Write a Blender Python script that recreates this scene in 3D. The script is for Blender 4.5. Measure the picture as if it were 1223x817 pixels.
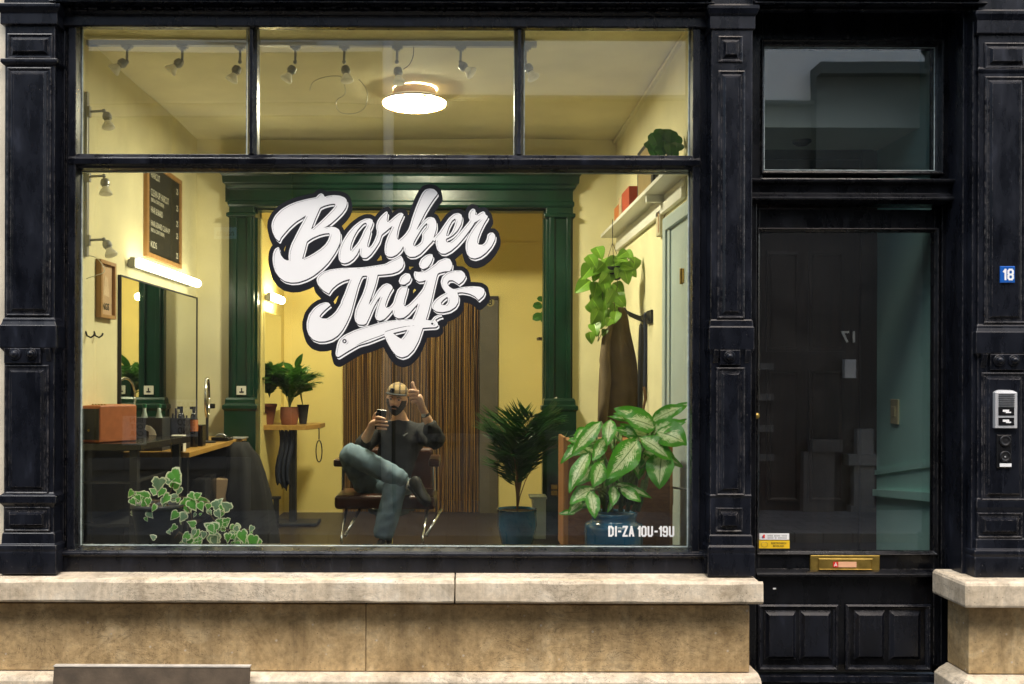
import bpy, bmesh, math, random
import numpy as np
from mathutils import Vector, Matrix
R = math.radians
for o in list(bpy.data.objects): bpy.data.objects.remove(o)
scn = bpy.context.scene
COL = scn.collection

# ------------------------------------------------------------------ camera
CY = -5.0; EYE = 1.6; F = 1150.0; VX, VY = 552.0, 450.0; ROLL = 0.003
cam = bpy.data.objects.new('camera', bpy.data.cameras.new('camera')); COL.objects.link(cam)
cam.location = (0, CY, EYE); cam.rotation_euler = (R(90), -ROLL, 0)
cam.data.sensor_width = 36; cam.data.lens = F/1223*36
cam.data.shift_x = (611.5-VX)/1223; cam.data.shift_y = (VY-408.5)/1223
cam.data.clip_start = 0.05; cam.data.clip_end = 500
scn.camera = cam
# ------------------------------------------------------------------ world, sun, exposure
w = bpy.data.worlds.new('World'); scn.world = w; w.use_nodes = True
nt = w.node_tree; nt.nodes.clear()
sky = nt.nodes.new('ShaderNodeTexSky'); sky.sky_type = 'NISHITA'; sky.sun_disc = False
sky.sun_elevation = R(58); sky.sun_rotation = R(150); sky.air_density = 1.3; sky.dust_density = 4.0; sky.ozone_density = 1.0
bgn = nt.nodes.new('ShaderNodeBackground'); bgn.inputs['Strength'].default_value = 0.15
wo = nt.nodes.new('ShaderNodeOutputWorld')
nt.links.new(sky.outputs[0], bgn.inputs[0]); nt.links.new(bgn.outputs[0], wo.inputs[0])
sl = bpy.data.lights.new('sun', 'SUN'); sl.energy = 1.4; sl.angle = R(28); sl.color = (1, .96, .9)
so = bpy.data.objects.new('sun', sl); COL.objects.link(so)
# hazy bright overcast: a very soft sun high above the street, from behind the camera on the left
so.rotation_euler = (R(32), 0, R(-30))
scn.view_settings.view_transform = 'Standard'; scn.view_settings.look = 'None'
scn.view_settings.exposure = 0.95; scn.view_settings.gamma = 1
scn.cycles.max_bounces = 10; scn.cycles.diffuse_bounces = 5; scn.cycles.glossy_bounces = 5
scn.cycles.transparent_max_bounces = 16
scn.cycles.caustics_reflective = False; scn.cycles.caustics_refractive = False
scn.cycles.sample_clamp_indirect = 6
scn.cycles.use_denoising = True

# ------------------------------------------------------------------ helpers
def P(px, py, y):
    """photo pixel seen at depth y -> world point"""
    x0 = (px-VX) + (py-VY)*ROLL; y0 = (py-VY) - (px-VX)*ROLL
    s = F/(y-CY)
    return Vector((x0/s, y, EYE-y0/s))
def X(px, y, py=450): return P(px, py, y).x
def Z(py, y, px=552): return P(px, py, y).z
def RX(px0, py0, px1, py1, y):
    mx, my = (px0+px1)/2, (py0+py1)/2
    return X(px0, y, my), X(px1, y, my), Z(py1, y, mx), Z(py0, y, mx)
rnd = random.Random(7)

class MB:
    def __init__(s): s.v = []; s.f = []; s.uv = None; s.mi = []; s.cur = 0
    def add(s, vs, fs, uvs=None):
        n = len(s.v); s.v += [tuple(p) for p in vs]
        for k, f in enumerate(fs):
            s.f.append(tuple(i+n for i in f)); s.mi.append(s.cur)
        if uvs is not None:
            if s.uv is None: s.uv = {}
            for i, u in enumerate(uvs): s.uv[n+i] = u
        return s
    def box(s, x0, x1, y0, y1, z0, z1):
        v = [(x, y, z) for x in (x0, x1) for y in (y0, y1) for z in (z0, z1)]
        return s.add(v, [(0,1,3,2),(4,6,7,5),(0,4,5,1),(2,3,7,6),(0,2,6,4),(1,5,7,3)])
    def obox(s, c, ax, ay, az):
        c = Vector(c); v = [c+ax*i+ay*j+az*k for i in (-1,1) for j in (-1,1) for k in (-1,1)]
        return s.add(v, [(0,1,3,2),(4,6,7,5),(0,4,5,1),(2,3,7,6),(0,2,6,4),(1,5,7,3)])
    def rings(s, x0, x1, z0, z1, prof, cap=True):
        v = []; f = []
        for ins, y in prof:
            v += [(x0+ins,y,z0+ins),(x1-ins,y,z0+ins),(x1-ins,y,z1-ins),(x0+ins,y,z1-ins)]
        for k in range(len(prof)-1):
            for i in range(4):
                j = (i+1)%4; f.append((4*k+i, 4*k+j, 4*k+4+j, 4*k+4+i))
        if cap:
            b = 4*(len(prof)-1); f.append((b, b+1, b+2, b+3))
        return s.add(v, f)
    def frame(s, x0, x1, z0, z1, wd, yf, yb, bev=.008):
        """rectangular frame with an inner chamfer; wd = width"""
        return s.rings(x0, x1, z0, z1, [(0,yb),(0,yf),(wd-bev*2,yf),(wd-bev,yf+bev*.8),(wd-bev*.6,yf+bev*2),(wd,yf+bev*2.4),(wd,yb)], cap=False)
    def stack(s, x0, x1, yf, yb, prof):
        v = []; f = []
        for z, o in prof:
            v += [(x0-o,yf-o,z),(x1+o,yf-o,z),(x1+o,yb,z),(x0-o,yb,z)]
        for k in range(len(prof)-1):
            for i in range(4):
                j = (i+1)%4; f.append((4*k+i, 4*k+j, 4*k+4+j, 4*k+4+i))
        n = 4*(len(prof)-1); f += [(0,3,2,1), (n,n+1,n+2,n+3)]
        return s.add(v, f)
    def prism(s, pts, a, b, axis='x'):
        """extrude a profile: axis x -> pts are (y,z); y -> (x,z); z -> (x,y)"""
        def m(p, t): return {'x': (t,p[0],p[1]), 'y': (p[0],t,p[1]), 'z': (p[0],p[1],t)}[axis]
        n = len(pts); v = [m(p,a) for p in pts]+[m(p,b) for p in pts]
        return s.add(v, [tuple(range(n)), tuple(range(2*n-1,n-1,-1))]+[(i,(i+1)%n,n+(i+1)%n,n+i) for i in range(n)])
    def lathe(s, prof, c=(0,0,0), n=28, axis=None, cap=True):
        c = Vector(c); q = Vector((0,0,1)).rotation_difference(Vector(axis).normalized()) if axis is not None else None
        v = []; f = []; m = len(prof)
        for r, z in prof:
            for i in range(n):
                a = 2*math.pi*i/n; p = Vector((r*math.cos(a), r*math.sin(a), z))
                if q: p = q @ p
                v.append(c+p)
        for k in range(m-1):
            for i in range(n):
                j = (i+1)%n; f.append((k*n+i, k*n+j, (k+1)*n+j, (k+1)*n+i))
        if cap: f += [tuple(range(n-1,-1,-1)), tuple(range((m-1)*n, m*n))]
        return s.add(v, f)
    def tube(s, pts, r, n=8, r2=None):
        pts = [Vector(p) for p in pts]; v = []; f = []; m = len(pts)
        up = None
        for k, p in enumerate(pts):
            d = (pts[min(k+1,m-1)]-pts[max(k-1,0)]).normalized()
            if up is None:
                up = d.orthogonal().normalized()
            up = (up - d*up.dot(d)).normalized(); sd = d.cross(up)
            rr = r if r2 is None else r+(r2-r)*k/(m-1)
            if isinstance(r, (list,tuple)): rr = r[k]
            for i in range(n):
                a = 2*math.pi*i/n; v.append(p+(up*math.cos(a)+sd*math.sin(a))*rr)
        for k in range(m-1):
            for i in range(n):
                j = (i+1)%n; f.append((k*n+i,k*n+j,(k+1)*n+j,(k+1)*n+i))
        f += [tuple(range(n-1,-1,-1)), tuple(range((m-1)*n,m*n))]
        return s.add(v, f)
    def ball(s, c, rx, ry=None, rz=None, n=16, m=10, rot=None):
        ry = ry or rx; rz = rz or rx; v = []; f = []
        c = Vector(c)
        for k in range(m+1):
            t = math.pi*k/m
            for i in range(n):
                a = 2*math.pi*i/n
                p = Vector((rx*math.sin(t)*math.cos(a), ry*math.sin(t)*math.sin(a), rz*math.cos(t)))
                if rot: p = rot @ p
                v.append(c+p)
        for k in range(m):
            for i in range(n):
                j = (i+1)%n; f.append((k*n+i,(k+1)*n+i,(k+1)*n+j,k*n+j))
        return s.add(v, f)
    def mesh(s, me, mat=None):
        v = [tuple(mat @ p.co) if mat else tuple(p.co) for p in me.vertices]
        return s.add(v, [tuple(p.vertices) for p in me.polygons])
    def leaf(s, base, tip, width, nrm=(0,-1,.3), droop=.15, cup=.25, n=8, shape='oval', ripple=0, ph=0):
        base = Vector(base); tip = Vector(tip); d = tip-base; L = d.length
        nrm = Vector(nrm); sd = d.cross(nrm).normalized(); up = sd.cross(d).normalized()
        v = []; f = []; uv = []
        us = (-1,-.5,0,.5,1)
        for k in range(n+1):
            t = k/n
            if shape == 'oval': wd = math.sin(math.pi*t**.85)**.8
            elif shape == 'heart': wd = (math.sin(math.pi*min(1,t**.55)))**.75 if t<1 else 0
            elif shape == 'lance': wd = math.sin(math.pi*t**.7)**1.1
            else: wd = math.sqrt(max(0,1-(2*t-1)**2))
            wd = max(wd, .02)*width/2
            c = base + d*t + up*(droop*L*math.sin(math.pi*t*.9)*.6)
            for u in us:
                v.append(c + sd*(u*wd) + up*(cup*abs(u)*wd + ripple*L*abs(u)*math.sin(t*14+ph+u*2)) ); uv.append((u*.5+.5, t))
        m = len(us)
        for k in range(n):
            for i in range(m-1):
                f.append((k*m+i,k*m+i+1,(k+1)*m+i+1,(k+1)*m+i))
        return s.add(v, f, uv)
    def build(s, name, mat, parent=None, bevel=0, smooth=False, seg=2, recalc=True, label=None):
        me = bpy.data.meshes.new(name); me.from_pydata(s.v, [], s.f); me.update()
        if s.uv is not None:
            ul = me.uv_layers.new(name='UVMap')
            for lp in me.loops: ul.data[lp.index].uv = s.uv.get(lp.vertex_index, (0,0))
        if recalc:
            bm = bmesh.new(); bm.from_mesh(me); bmesh.ops.recalc_face_normals(bm, faces=bm.faces); bm.to_mesh(me); bm.free()
        mats = mat if isinstance(mat, (list, tuple)) else [mat]
        for m in mats: me.materials.append(m)
        if len(mats) > 1: me.polygons.foreach_set('material_index', s.mi)
        if smooth: me.polygons.foreach_set('use_smooth', [True]*len(me.polygons))
        o = bpy.data.objects.new(name, me); COL.objects.link(o)
        if bevel:
            b = o.modifiers.new('bevel', 'BEVEL'); b.width = bevel; b.segments = seg; b.limit_method = 'ANGLE'; b.angle_limit = R(35)
            b.harden_normals = False
        if parent is not None:
            o.parent = parent
            if parent_world.get(parent.name): o.matrix_parent_inverse = parent_world[parent.name].inverted()
        if label: o['label'] = label
        return o
parent_world = {}
def tag(o, label, cat, group=None, kind=None):
    if label: o['label'] = label
    if cat: o['category'] = cat
    if group: o['group'] = group
    if kind: o['kind'] = kind
    return o
def thing(name, loc, label, cat, group=None):
    o = bpy.data.objects.new(name, None); COL.objects.link(o); o.location = loc; o.empty_display_size = .05
    parent_world[o.name] = Matrix.Translation(Vector(loc))
    return tag(o, label, cat, group)
def copy_tree(o, loc, label, rot=None):
    def cp(q, par):
        c = q.copy(); COL.objects.link(c)
        if par is not None: c.parent = par
        for ch in [k for k in bpy.data.objects if k.parent == q]: cp(ch, c)
        return c
    c = cp(o, None); c.location = loc; c['label'] = label
    if rot is not None: c.rotation_euler = rot
    return c
def struct(o, label=None): 
    o['kind'] = 'structure'
    if label: o['label'] = label
    return o

# ------------------------------------------------------------------ materials
def newmat(name):
    m = bpy.data.materials.new(name); m.use_nodes = True; t = m.node_tree; b = t.nodes['Principled BSDF']
    return m, t, b
def N(t, kind, **kw):
    n = t.nodes.new('ShaderNode'+kind)
    for k, v in kw.items():
        if k in n.inputs: n.inputs[k].default_value = v
        else: setattr(n, k, v)
    return n
def ramp(t, stops):
    n = t.nodes.new('ShaderNodeValToRGB'); e = n.color_ramp.elements
    while len(e) < len(stops): e.new(.5)
    for i, (p, c) in enumerate(stops):
        e[i].position = p; e[i].color = (c, c, c, 1) if isinstance(c, (int,float)) else (*c, 1)
    return n
def mixc(t, fac, a, b, mode='MIX'):
    n = t.nodes.new('ShaderNodeMix'); n.data_type = 'RGBA'; n.blend_type = mode
    for sk, val in ((n.inputs[0], fac), (n.inputs[6], a), (n.inputs[7], b)):
        if hasattr(val, 'is_linked') or hasattr(val, 'links'): t.links.new(val, sk)
        elif isinstance(val, (int,float)): sk.default_value = val
        else: sk.default_value = (*val, 1)
    return n.outputs[2]
def plain(name, col, rough=.5, metal=0, var=.12, scale=6, bump=.0, bscale=60, spec=None, coat=0):
    m, t, b = newmat(name)
    tc = N(t, 'TexCoord'); nz = N(t, 'TexNoise', Scale=scale, Detail=5)
    t.links.new(tc.outputs['Object'], nz.inputs['Vector'])
    rp = ramp(t, [(.3, tuple(c*(1-var) for c in col)), (.7, tuple(min(1,c*(1+var)) for c in col))])
    t.links.new(nz.outputs[0], rp.inputs[0]); t.links.new(rp.outputs[0], b.inputs['Base Color'])
    b.inputs['Roughness'].default_value = rough; b.inputs['Metallic'].default_value = metal
    if spec is not None: b.inputs['Specular IOR Level'].default_value = spec
    if coat: b.inputs['Coat Weight'].default_value = coat
    if bump:
        n2 = N(t, 'TexNoise', Scale=bscale, Detail=4); t.links.new(tc.outputs['Object'], n2.inputs['Vector'])
        bp = N(t, 'Bump', Strength=bump, Distance=.004); t.links.new(n2.outputs[0], bp.inputs['Height'])
        t.links.new(bp.outputs[0], b.inputs['Normal'])
    return m
def emit(name, col, st):
    m, t, b = newmat(name); b.inputs['Base Color'].default_value = (.8,.8,.8,1)
    b.inputs['Emission Color'].default_value = (*col,1); b.inputs['Emission Strength'].default_value = st
    return m
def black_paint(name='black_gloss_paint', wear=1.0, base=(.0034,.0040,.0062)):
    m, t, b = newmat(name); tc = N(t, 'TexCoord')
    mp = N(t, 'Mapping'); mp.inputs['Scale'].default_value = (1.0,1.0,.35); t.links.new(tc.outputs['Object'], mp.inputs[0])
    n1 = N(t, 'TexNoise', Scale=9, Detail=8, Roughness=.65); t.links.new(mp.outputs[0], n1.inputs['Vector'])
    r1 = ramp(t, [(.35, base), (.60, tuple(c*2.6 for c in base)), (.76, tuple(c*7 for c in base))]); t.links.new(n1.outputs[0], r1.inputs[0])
    # worn edges
    bv = N(t, 'Bevel'); bv.samples = 4; bv.inputs['Radius'].default_value = .006
    ge = N(t, 'NewGeometry'); dt = N(t, 'VectorMath', operation='DOT_PRODUCT')
    t.links.new(bv.outputs[0], dt.inputs[0]); t.links.new(ge.outputs['Normal'], dt.inputs[1])
    re = ramp(t, [(.80, 1.0), (.985, 0.0)]); t.links.new(dt.outputs['Value'], re.inputs[0])
    n2 = N(t, 'TexNoise', Scale=34, Detail=6, Roughness=.7); t.links.new(tc.outputs['Object'], n2.inputs['Vector'])
    r2 = ramp(t, [(.44, 0.0), (.62, 1.0)]); t.links.new(n2.outputs[0], r2.inputs[0])
    mu = N(t, 'Math', operation='MULTIPLY'); t.links.new(re.outputs[0], mu.inputs[0]); t.links.new(r2.outputs[0], mu.inputs[1])
    mu2 = N(t, 'Math', operation='MULTIPLY'); t.links.new(mu.outputs[0], mu2.inputs[0]); mu2.inputs[1].default_value = .55*wear
    c1 = mixc(t, mu2.outputs[0], r1.outputs[0], (.36,.33,.31))
    # pale chips / paint flecks
    vo = N(t, 'TexVoronoi', Scale=42); t.links.new(tc.outputs['Object'], vo.inputs['Vector'])
    r3 = ramp(t, [(.045, 1.0), (.07, 0.0)]); t.links.new(vo.outputs['Distance'], r3.inputs[0])
    n3 = N(t, 'TexNoise', Scale=5, Detail=2); t.links.new(tc.outputs['Object'], n3.inputs['Vector'])
    r4 = ramp(t, [(.60, 0.0), (.64, .6*wear)]); t.links.new(n3.outputs[0], r4.inputs[0])
    m3 = N(t, 'Math', operation='MULTIPLY'); t.links.new(r3.outputs[0], m3.inputs[0]); t.links.new(r4.outputs[0], m3.inputs[1])
    c2 = mixc(t, m3.outputs[0], c1, (.45,.42,.38))
    # long scratches, chalky smears
    mp2 = N(t, 'Mapping'); mp2.inputs['Scale'].default_value = (12,12,2.2); mp2.inputs['Rotation'].default_value = (0,R(7),0); t.links.new(tc.outputs['Object'], mp2.inputs[0])
    n4 = N(t, 'TexNoise', Scale=1.6, Detail=7, Roughness=.7); t.links.new(mp2.outputs[0], n4.inputs['Vector'])
    r5 = ramp(t, [(.60, 0.0), (.80, .22*wear)]); t.links.new(n4.outputs[0], r5.inputs[0])
    c3 = mixc(t, r5.outputs[0], c2, (.10,.11,.14))
    t.links.new(c3, b.inputs['Base Color'])
    rr = ramp(t, [(.3,.16),(.7,.42)]); t.links.new(n1.outputs[0], rr.inputs[0]); t.links.new(rr.outputs[0], b.inputs['Roughness'])
    b.inputs['Specular IOR Level'].default_value = .30
    n5 = N(t, 'TexNoise', Scale=14, Detail=5); t.links.new(mp.outputs[0], n5.inputs['Vector'])
    bp = N(t, 'Bump', Strength=.35, Distance=.004); t.links.new(n5.outputs[0], bp.inputs['Height']); t.links.new(bp.outputs[0], b.inputs['Normal'])
    return m
def stone(name, a, bcol, c, grime=.6):
    m, t, b = newmat(name); tc = N(t, 'TexCoord')
    n1 = N(t, 'TexNoise', Scale=4.2, Detail=10, Roughness=.68, Distortion=.5); t.links.new(tc.outputs['Object'], n1.inputs['Vector'])
    r1 = ramp(t, [(.30,a),(.52,bcol),(.72,c)]); t.links.new(n1.outputs[0], r1.inputs[0])
    n2 = N(t, 'TexNoise', Scale=28, Detail=8, Roughness=.7); t.links.new(tc.outputs['Object'], n2.inputs['Vector'])
    r2 = ramp(t, [(.34,.45),(.58,1.0)]); t.links.new(n2.outputs[0], r2.inputs[0])
    c1 = mixc(t, grime, r1.outputs[0], r2.outputs[0], 'MULTIPLY')
    # veins
    mp = N(t, 'Mapping'); mp.inputs['Scale'].default_value = (1.1,1,2.8); t.links.new(tc.outputs['Object'], mp.inputs[0])
    n3 = N(t, 'TexNoise', Scale=3.2, Detail=9, Roughness=.75, Distortion=1.4); t.links.new(mp.outputs[0], n3.inputs['Vector'])
    r3 = ramp(t, [(.488,1.0),(.500,.26),(.510,1.0)]); t.links.new(n3.outputs[0], r3.inputs[0])
    n6 = N(t, 'TexNoise', Scale=1.7, Detail=2); t.links.new(tc.outputs['Object'], n6.inputs['Vector'])
    r6 = ramp(t, [(.42,0.0),(.56,1.0)]); t.links.new(n6.outputs[0], r6.inputs[0])
    c2 = mixc(t, r6.outputs[0], c1, mixc(t, 1.0, c1, r3.outputs[0], 'MULTIPLY'))
    # pits and pale flecks
    vo = N(t, 'TexVoronoi', Scale=34); t.links.new(tc.outputs['Object'], vo.inputs['Vector'])
    r4 = ramp(t, [(.06,.25),(.13,1.0)]); t.links.new(vo.outputs['Distance'], r4.inputs[0])
    c3 = mixc(t, .7, c2, r4.outputs[0], 'MULTIPLY')
    vo2 = N(t, 'TexVoronoi', Scale=13); t.links.new(tc.outputs['Object'], vo2.inputs['Vector'])
    r5 = ramp(t, [(.05,.6),(.10,0.0)]); t.links.new(vo2.outputs['Distance'], r5.inputs[0])
    c4 = mixc(t, r5.outputs[0], c3, (.62,.56,.46))
    # vertical water stains
    mp3 = N(t, 'Mapping'); mp3.inputs['Scale'].default_value = (9,9,.7); t.links.new(tc.outputs['Object'], mp3.inputs[0])
    n7 = N(t, 'TexNoise', Scale=1, Detail=6, Roughness=.7); t.links.new(mp3.outputs[0], n7.inputs['Vector'])
    r7 = ramp(t, [(.36,.52),(.55,1.0)]); t.links.new(n7.outputs[0], r7.inputs[0])
    c5 = mixc(t, .55, c4, r7.outputs[0], 'MULTIPLY')
    t.links.new(c5, b.inputs['Base Color']); b.inputs['Roughness'].default_value = .72
    bp = N(t, 'Bump', Strength=.45, Distance=.006); t.links.new(n2.outputs[0], bp.inputs['Height']); t.links.new(bp.outputs[0], b.inputs['Normal'])
    return m
def glass_pane(name, tint=(.95,.97,.95), boost=1.0):
    m = bpy.data.materials.new(name); m.use_nodes = True; t = m.node_tree; t.nodes.clear()
    ge = N(t, 'NewGeometry'); ml = N(t, 'Math', operation='MULTIPLY'); ml.inputs[1].default_value = 1.62-1/1.62
    t.links.new(ge.outputs['Backfacing'], ml.inputs[0])
    sb = N(t, 'Math', operation='SUBTRACT'); sb.inputs[0].default_value = 1.62; t.links.new(ml.outputs[0], sb.inputs[1])
    fr = N(t, 'Fresnel'); t.links.new(sb.outputs[0], fr.inputs['IOR'])
    fb = N(t, 'Math', operation='MULTIPLY'); fb.inputs[1].default_value = boost; t.links.new(fr.outputs[0], fb.inputs[0]); fr = fb
    tr = N(t, 'BsdfTransparent'); tr.inputs[0].default_value = (*tint,1)
    gl = N(t, 'BsdfGlossy'); gl.inputs['Roughness'].default_value = 0.0; gl.inputs[0].default_value = (1,1,1,1)
    nz = N(t, 'TexNoise', Scale=1.3, Detail=1); tc = N(t, 'TexCoord'); t.links.new(tc.outputs['Object'], nz.inputs['Vector'])
    bp = N(t, 'Bump', Strength=.10, Distance=.012); t.links.new(nz.outputs[0], bp.inputs['Height']); t.links.new(bp.outputs[0], gl.inputs['Normal'])
    mx = N(t, 'MixShader'); t.links.new(fr.outputs[0], mx.inputs[0]); t.links.new(tr.outputs[0], mx.inputs[1]); t.links.new(gl.outputs[0], mx.inputs[2])
    # a thin film of dust and wiped smears
    n8 = N(t, 'TexNoise', Scale=3.0, Detail=7, Roughness=.7, Distortion=1.0); t.links.new(tc.outputs['Object'], n8.inputs['Vector'])
    r8 = ramp(t, [(.45,.000),(.78,.009)]); t.links.new(n8.outputs[0], r8.inputs[0])
    df = N(t, 'BsdfDiffuse'); df.inputs[0].default_value = (.6,.6,.58,1); m8 = N(t, 'MixShader'); t.links.new(r8.outputs[0], m8.inputs[0]); t.links.new(mx.outputs[0], m8.inputs[1]); t.links.new(df.outputs[0], m8.inputs[2])
    ou = N(t, 'OutputMaterial'); t.links.new(m8.outputs[0], ou.inputs[0])
    return m
def wood(name, a, b_, rough=.45, axis=1, scale=3, stretch=14):
    m, t, b = newmat(name); tc = N(t, 'TexCoord'); mp = N(t, 'Mapping')
    sc = [stretch]*3; sc[axis] = 1.0; mp.inputs['Scale'].default_value = sc; t.links.new(tc.outputs['Object'], mp.inputs[0])
    nz = N(t, 'TexNoise', Scale=scale, Detail=8, Roughness=.6, Distortion=.6); t.links.new(mp.outputs[0], nz.inputs['Vector'])
    rp = ramp(t, [(.3,a),(.7,b_)]); t.links.new(nz.outputs[0], rp.inputs[0]); t.links.new(rp.outputs[0], b.inputs['Base Color'])
    b.inputs['Roughness'].default_value = rough
    return m
def leafmat(name, dark, light, mode='plain', trans=.25):
    m, t, b = newmat(name); uv = N(t, 'UVMap'); tc = N(t, 'TexCoord')
    sx = N(t, 'SeparateXYZ'); t.links.new(uv.outputs[0], sx.inputs[0])
    a1 = N(t, 'Math', operation='SUBTRACT'); a1.inputs[1].default_value = .5; t.links.new(sx.outputs[0], a1.inputs[0])
    ab = N(t, 'Math', operation='ABSOLUTE'); t.links.new(a1.outputs[0], ab.inputs[0])
    nz = N(t, 'TexNoise', Scale=9, Detail=4); t.links.new(tc.outputs['Object'], nz.inputs['Vector'])
    gr = mixc(t, nz.outputs[0], dark, light)
    if mode == 'dieff':
        # cream feathering from the midrib along slanted side veins
        v2 = N(t, 'Math', operation='SUBTRACT'); t.links.new(sx.outputs[1], v2.inputs[0]); 
        k1 = N(t, 'Math', operation='MULTIPLY'); k1.inputs[1].default_value = 1.1; t.links.new(ab.outputs[0], k1.inputs[0]); t.links.new(k1.outputs[0], v2.inputs[1])
        k2 = N(t, 'Math', operation='MULTIPLY'); k2.inputs[1].default_value = 75; t.links.new(v2.outputs[0], k2.inputs[0])
        sn = N(t, 'Math', operation='SINE'); t.links.new(k2.outputs[0], sn.inputs[0])
        n3 = N(t, 'TexNoise', Scale=60, Detail=3); t.links.new(tc.outputs['Object'], n3.inputs['Vector'])
        k3 = N(t, 'Math', operation='MULTIPLY_ADD'); k3.inputs[1].default_value = .075; k3.inputs[2].default_value = .22; t.links.new(sn.outputs[0], k3.inputs[0])
        k4 = N(t, 'Math', operation='MULTIPLY_ADD'); k4.inputs[1].default_value = .55; k4.inputs[2].default_value = -.25; t.links.new(n3.outputs[0], k4.inputs[0])
        k5 = N(t, 'Math', operation='ADD'); t.links.new(k3.outputs[0], k5.inputs[0]); t.links.new(k4.outputs[0], k5.inputs[1])
        # narrower towards the tip
        tp = ramp(t, [(.0,.10),(.12,1.0),(.65,.9),(.93,.0)]); t.links.new(sx.outputs[1], tp.inputs[0])
        k6 = N(t, 'Math', operation='MULTIPLY'); t.links.new(k5.outputs[0], k6.inputs[0]); t.links.new(tp.outputs[0], k6.inputs[1])
        df = N(t, 'Math', operation='SUBTRACT'); t.links.new(k6.outputs[0], df.inputs[0]); t.links.new(ab.outputs[0], df.inputs[1])
        st = N(t, 'MapRange'); st.inputs['From Min'].default_value = -.02; st.inputs['From Max'].default_value = .03; t.links.new(df.outputs[0], st.inputs['Value'])
        n9 = N(t, 'TexNoise', Scale=110, Detail=4, Roughness=.7); t.links.new(tc.outputs['Object'], n9.inputs['Vector']); r9 = ramp(t, [(.36,.35),(.48,1.0)]); t.links.new(n9.outputs[0], r9.inputs[0])
        m9 = N(t, 'Math', operation='MULTIPLY'); t.links.new(st.outputs[0], m9.inputs[0]); t.links.new(r9.outputs[0], m9.inputs[1]); st = m9
        c = mixc(t, st.outputs[0], gr, (.82,.88,.50))
        mr = ramp(t, [(.010,1.0),(.022,0.0)]); t.links.new(ab.outputs[0], mr.inputs[0])
        c = mixc(t, mr.outputs[0], c, (.10,.26,.03))
    elif mode == 'edge':
        n3 = N(t, 'TexNoise', Scale=45, Detail=3); t.links.new(tc.outputs['Object'], n3.inputs['Vector'])
        k4 = N(t, 'Math', operation='MULTIPLY_ADD'); k4.inputs[1].default_value = .5; k4.inputs[2].default_value = -.25; t.links.new(n3.outputs[0], k4.inputs[0])
        ad = N(t, 'Math', operation='ADD'); t.links.new(sx.outputs[0], ad.inputs[0]); t.links.new(k4.outputs[0], ad.inputs[1])
        rp = ramp(t, [(.75,0.0),(.86,1.0)]); t.links.new(ad.outputs[0], rp.inputs[0])
        c = mixc(t, rp.outputs[0], gr, (.82,.84,.58))
    else:
        mr = ramp(t, [(.015,.5),(.04,0.0)]); t.links.new(ab.outputs[0], mr.inputs[0])
        c = mixc(t, mr.outputs[0], gr, tuple(min(1,x*1.8) for x in light))
    t.links.new(c, b.inputs['Base Color']); b.inputs['Roughness'].default_value = .36
    if trans:
        tl = N(t, 'BsdfTranslucent'); t.links.new(c, tl.inputs[0]); mx = N(t, 'MixShader'); mx.inputs[0].default_value = trans
        t.links.new(b.outputs[0], mx.inputs[1]); t.links.new(tl.outputs[0], mx.inputs[2])
        t.links.new(mx.outputs[0], t.nodes['Material Output'].inputs[0])
    return m
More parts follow.
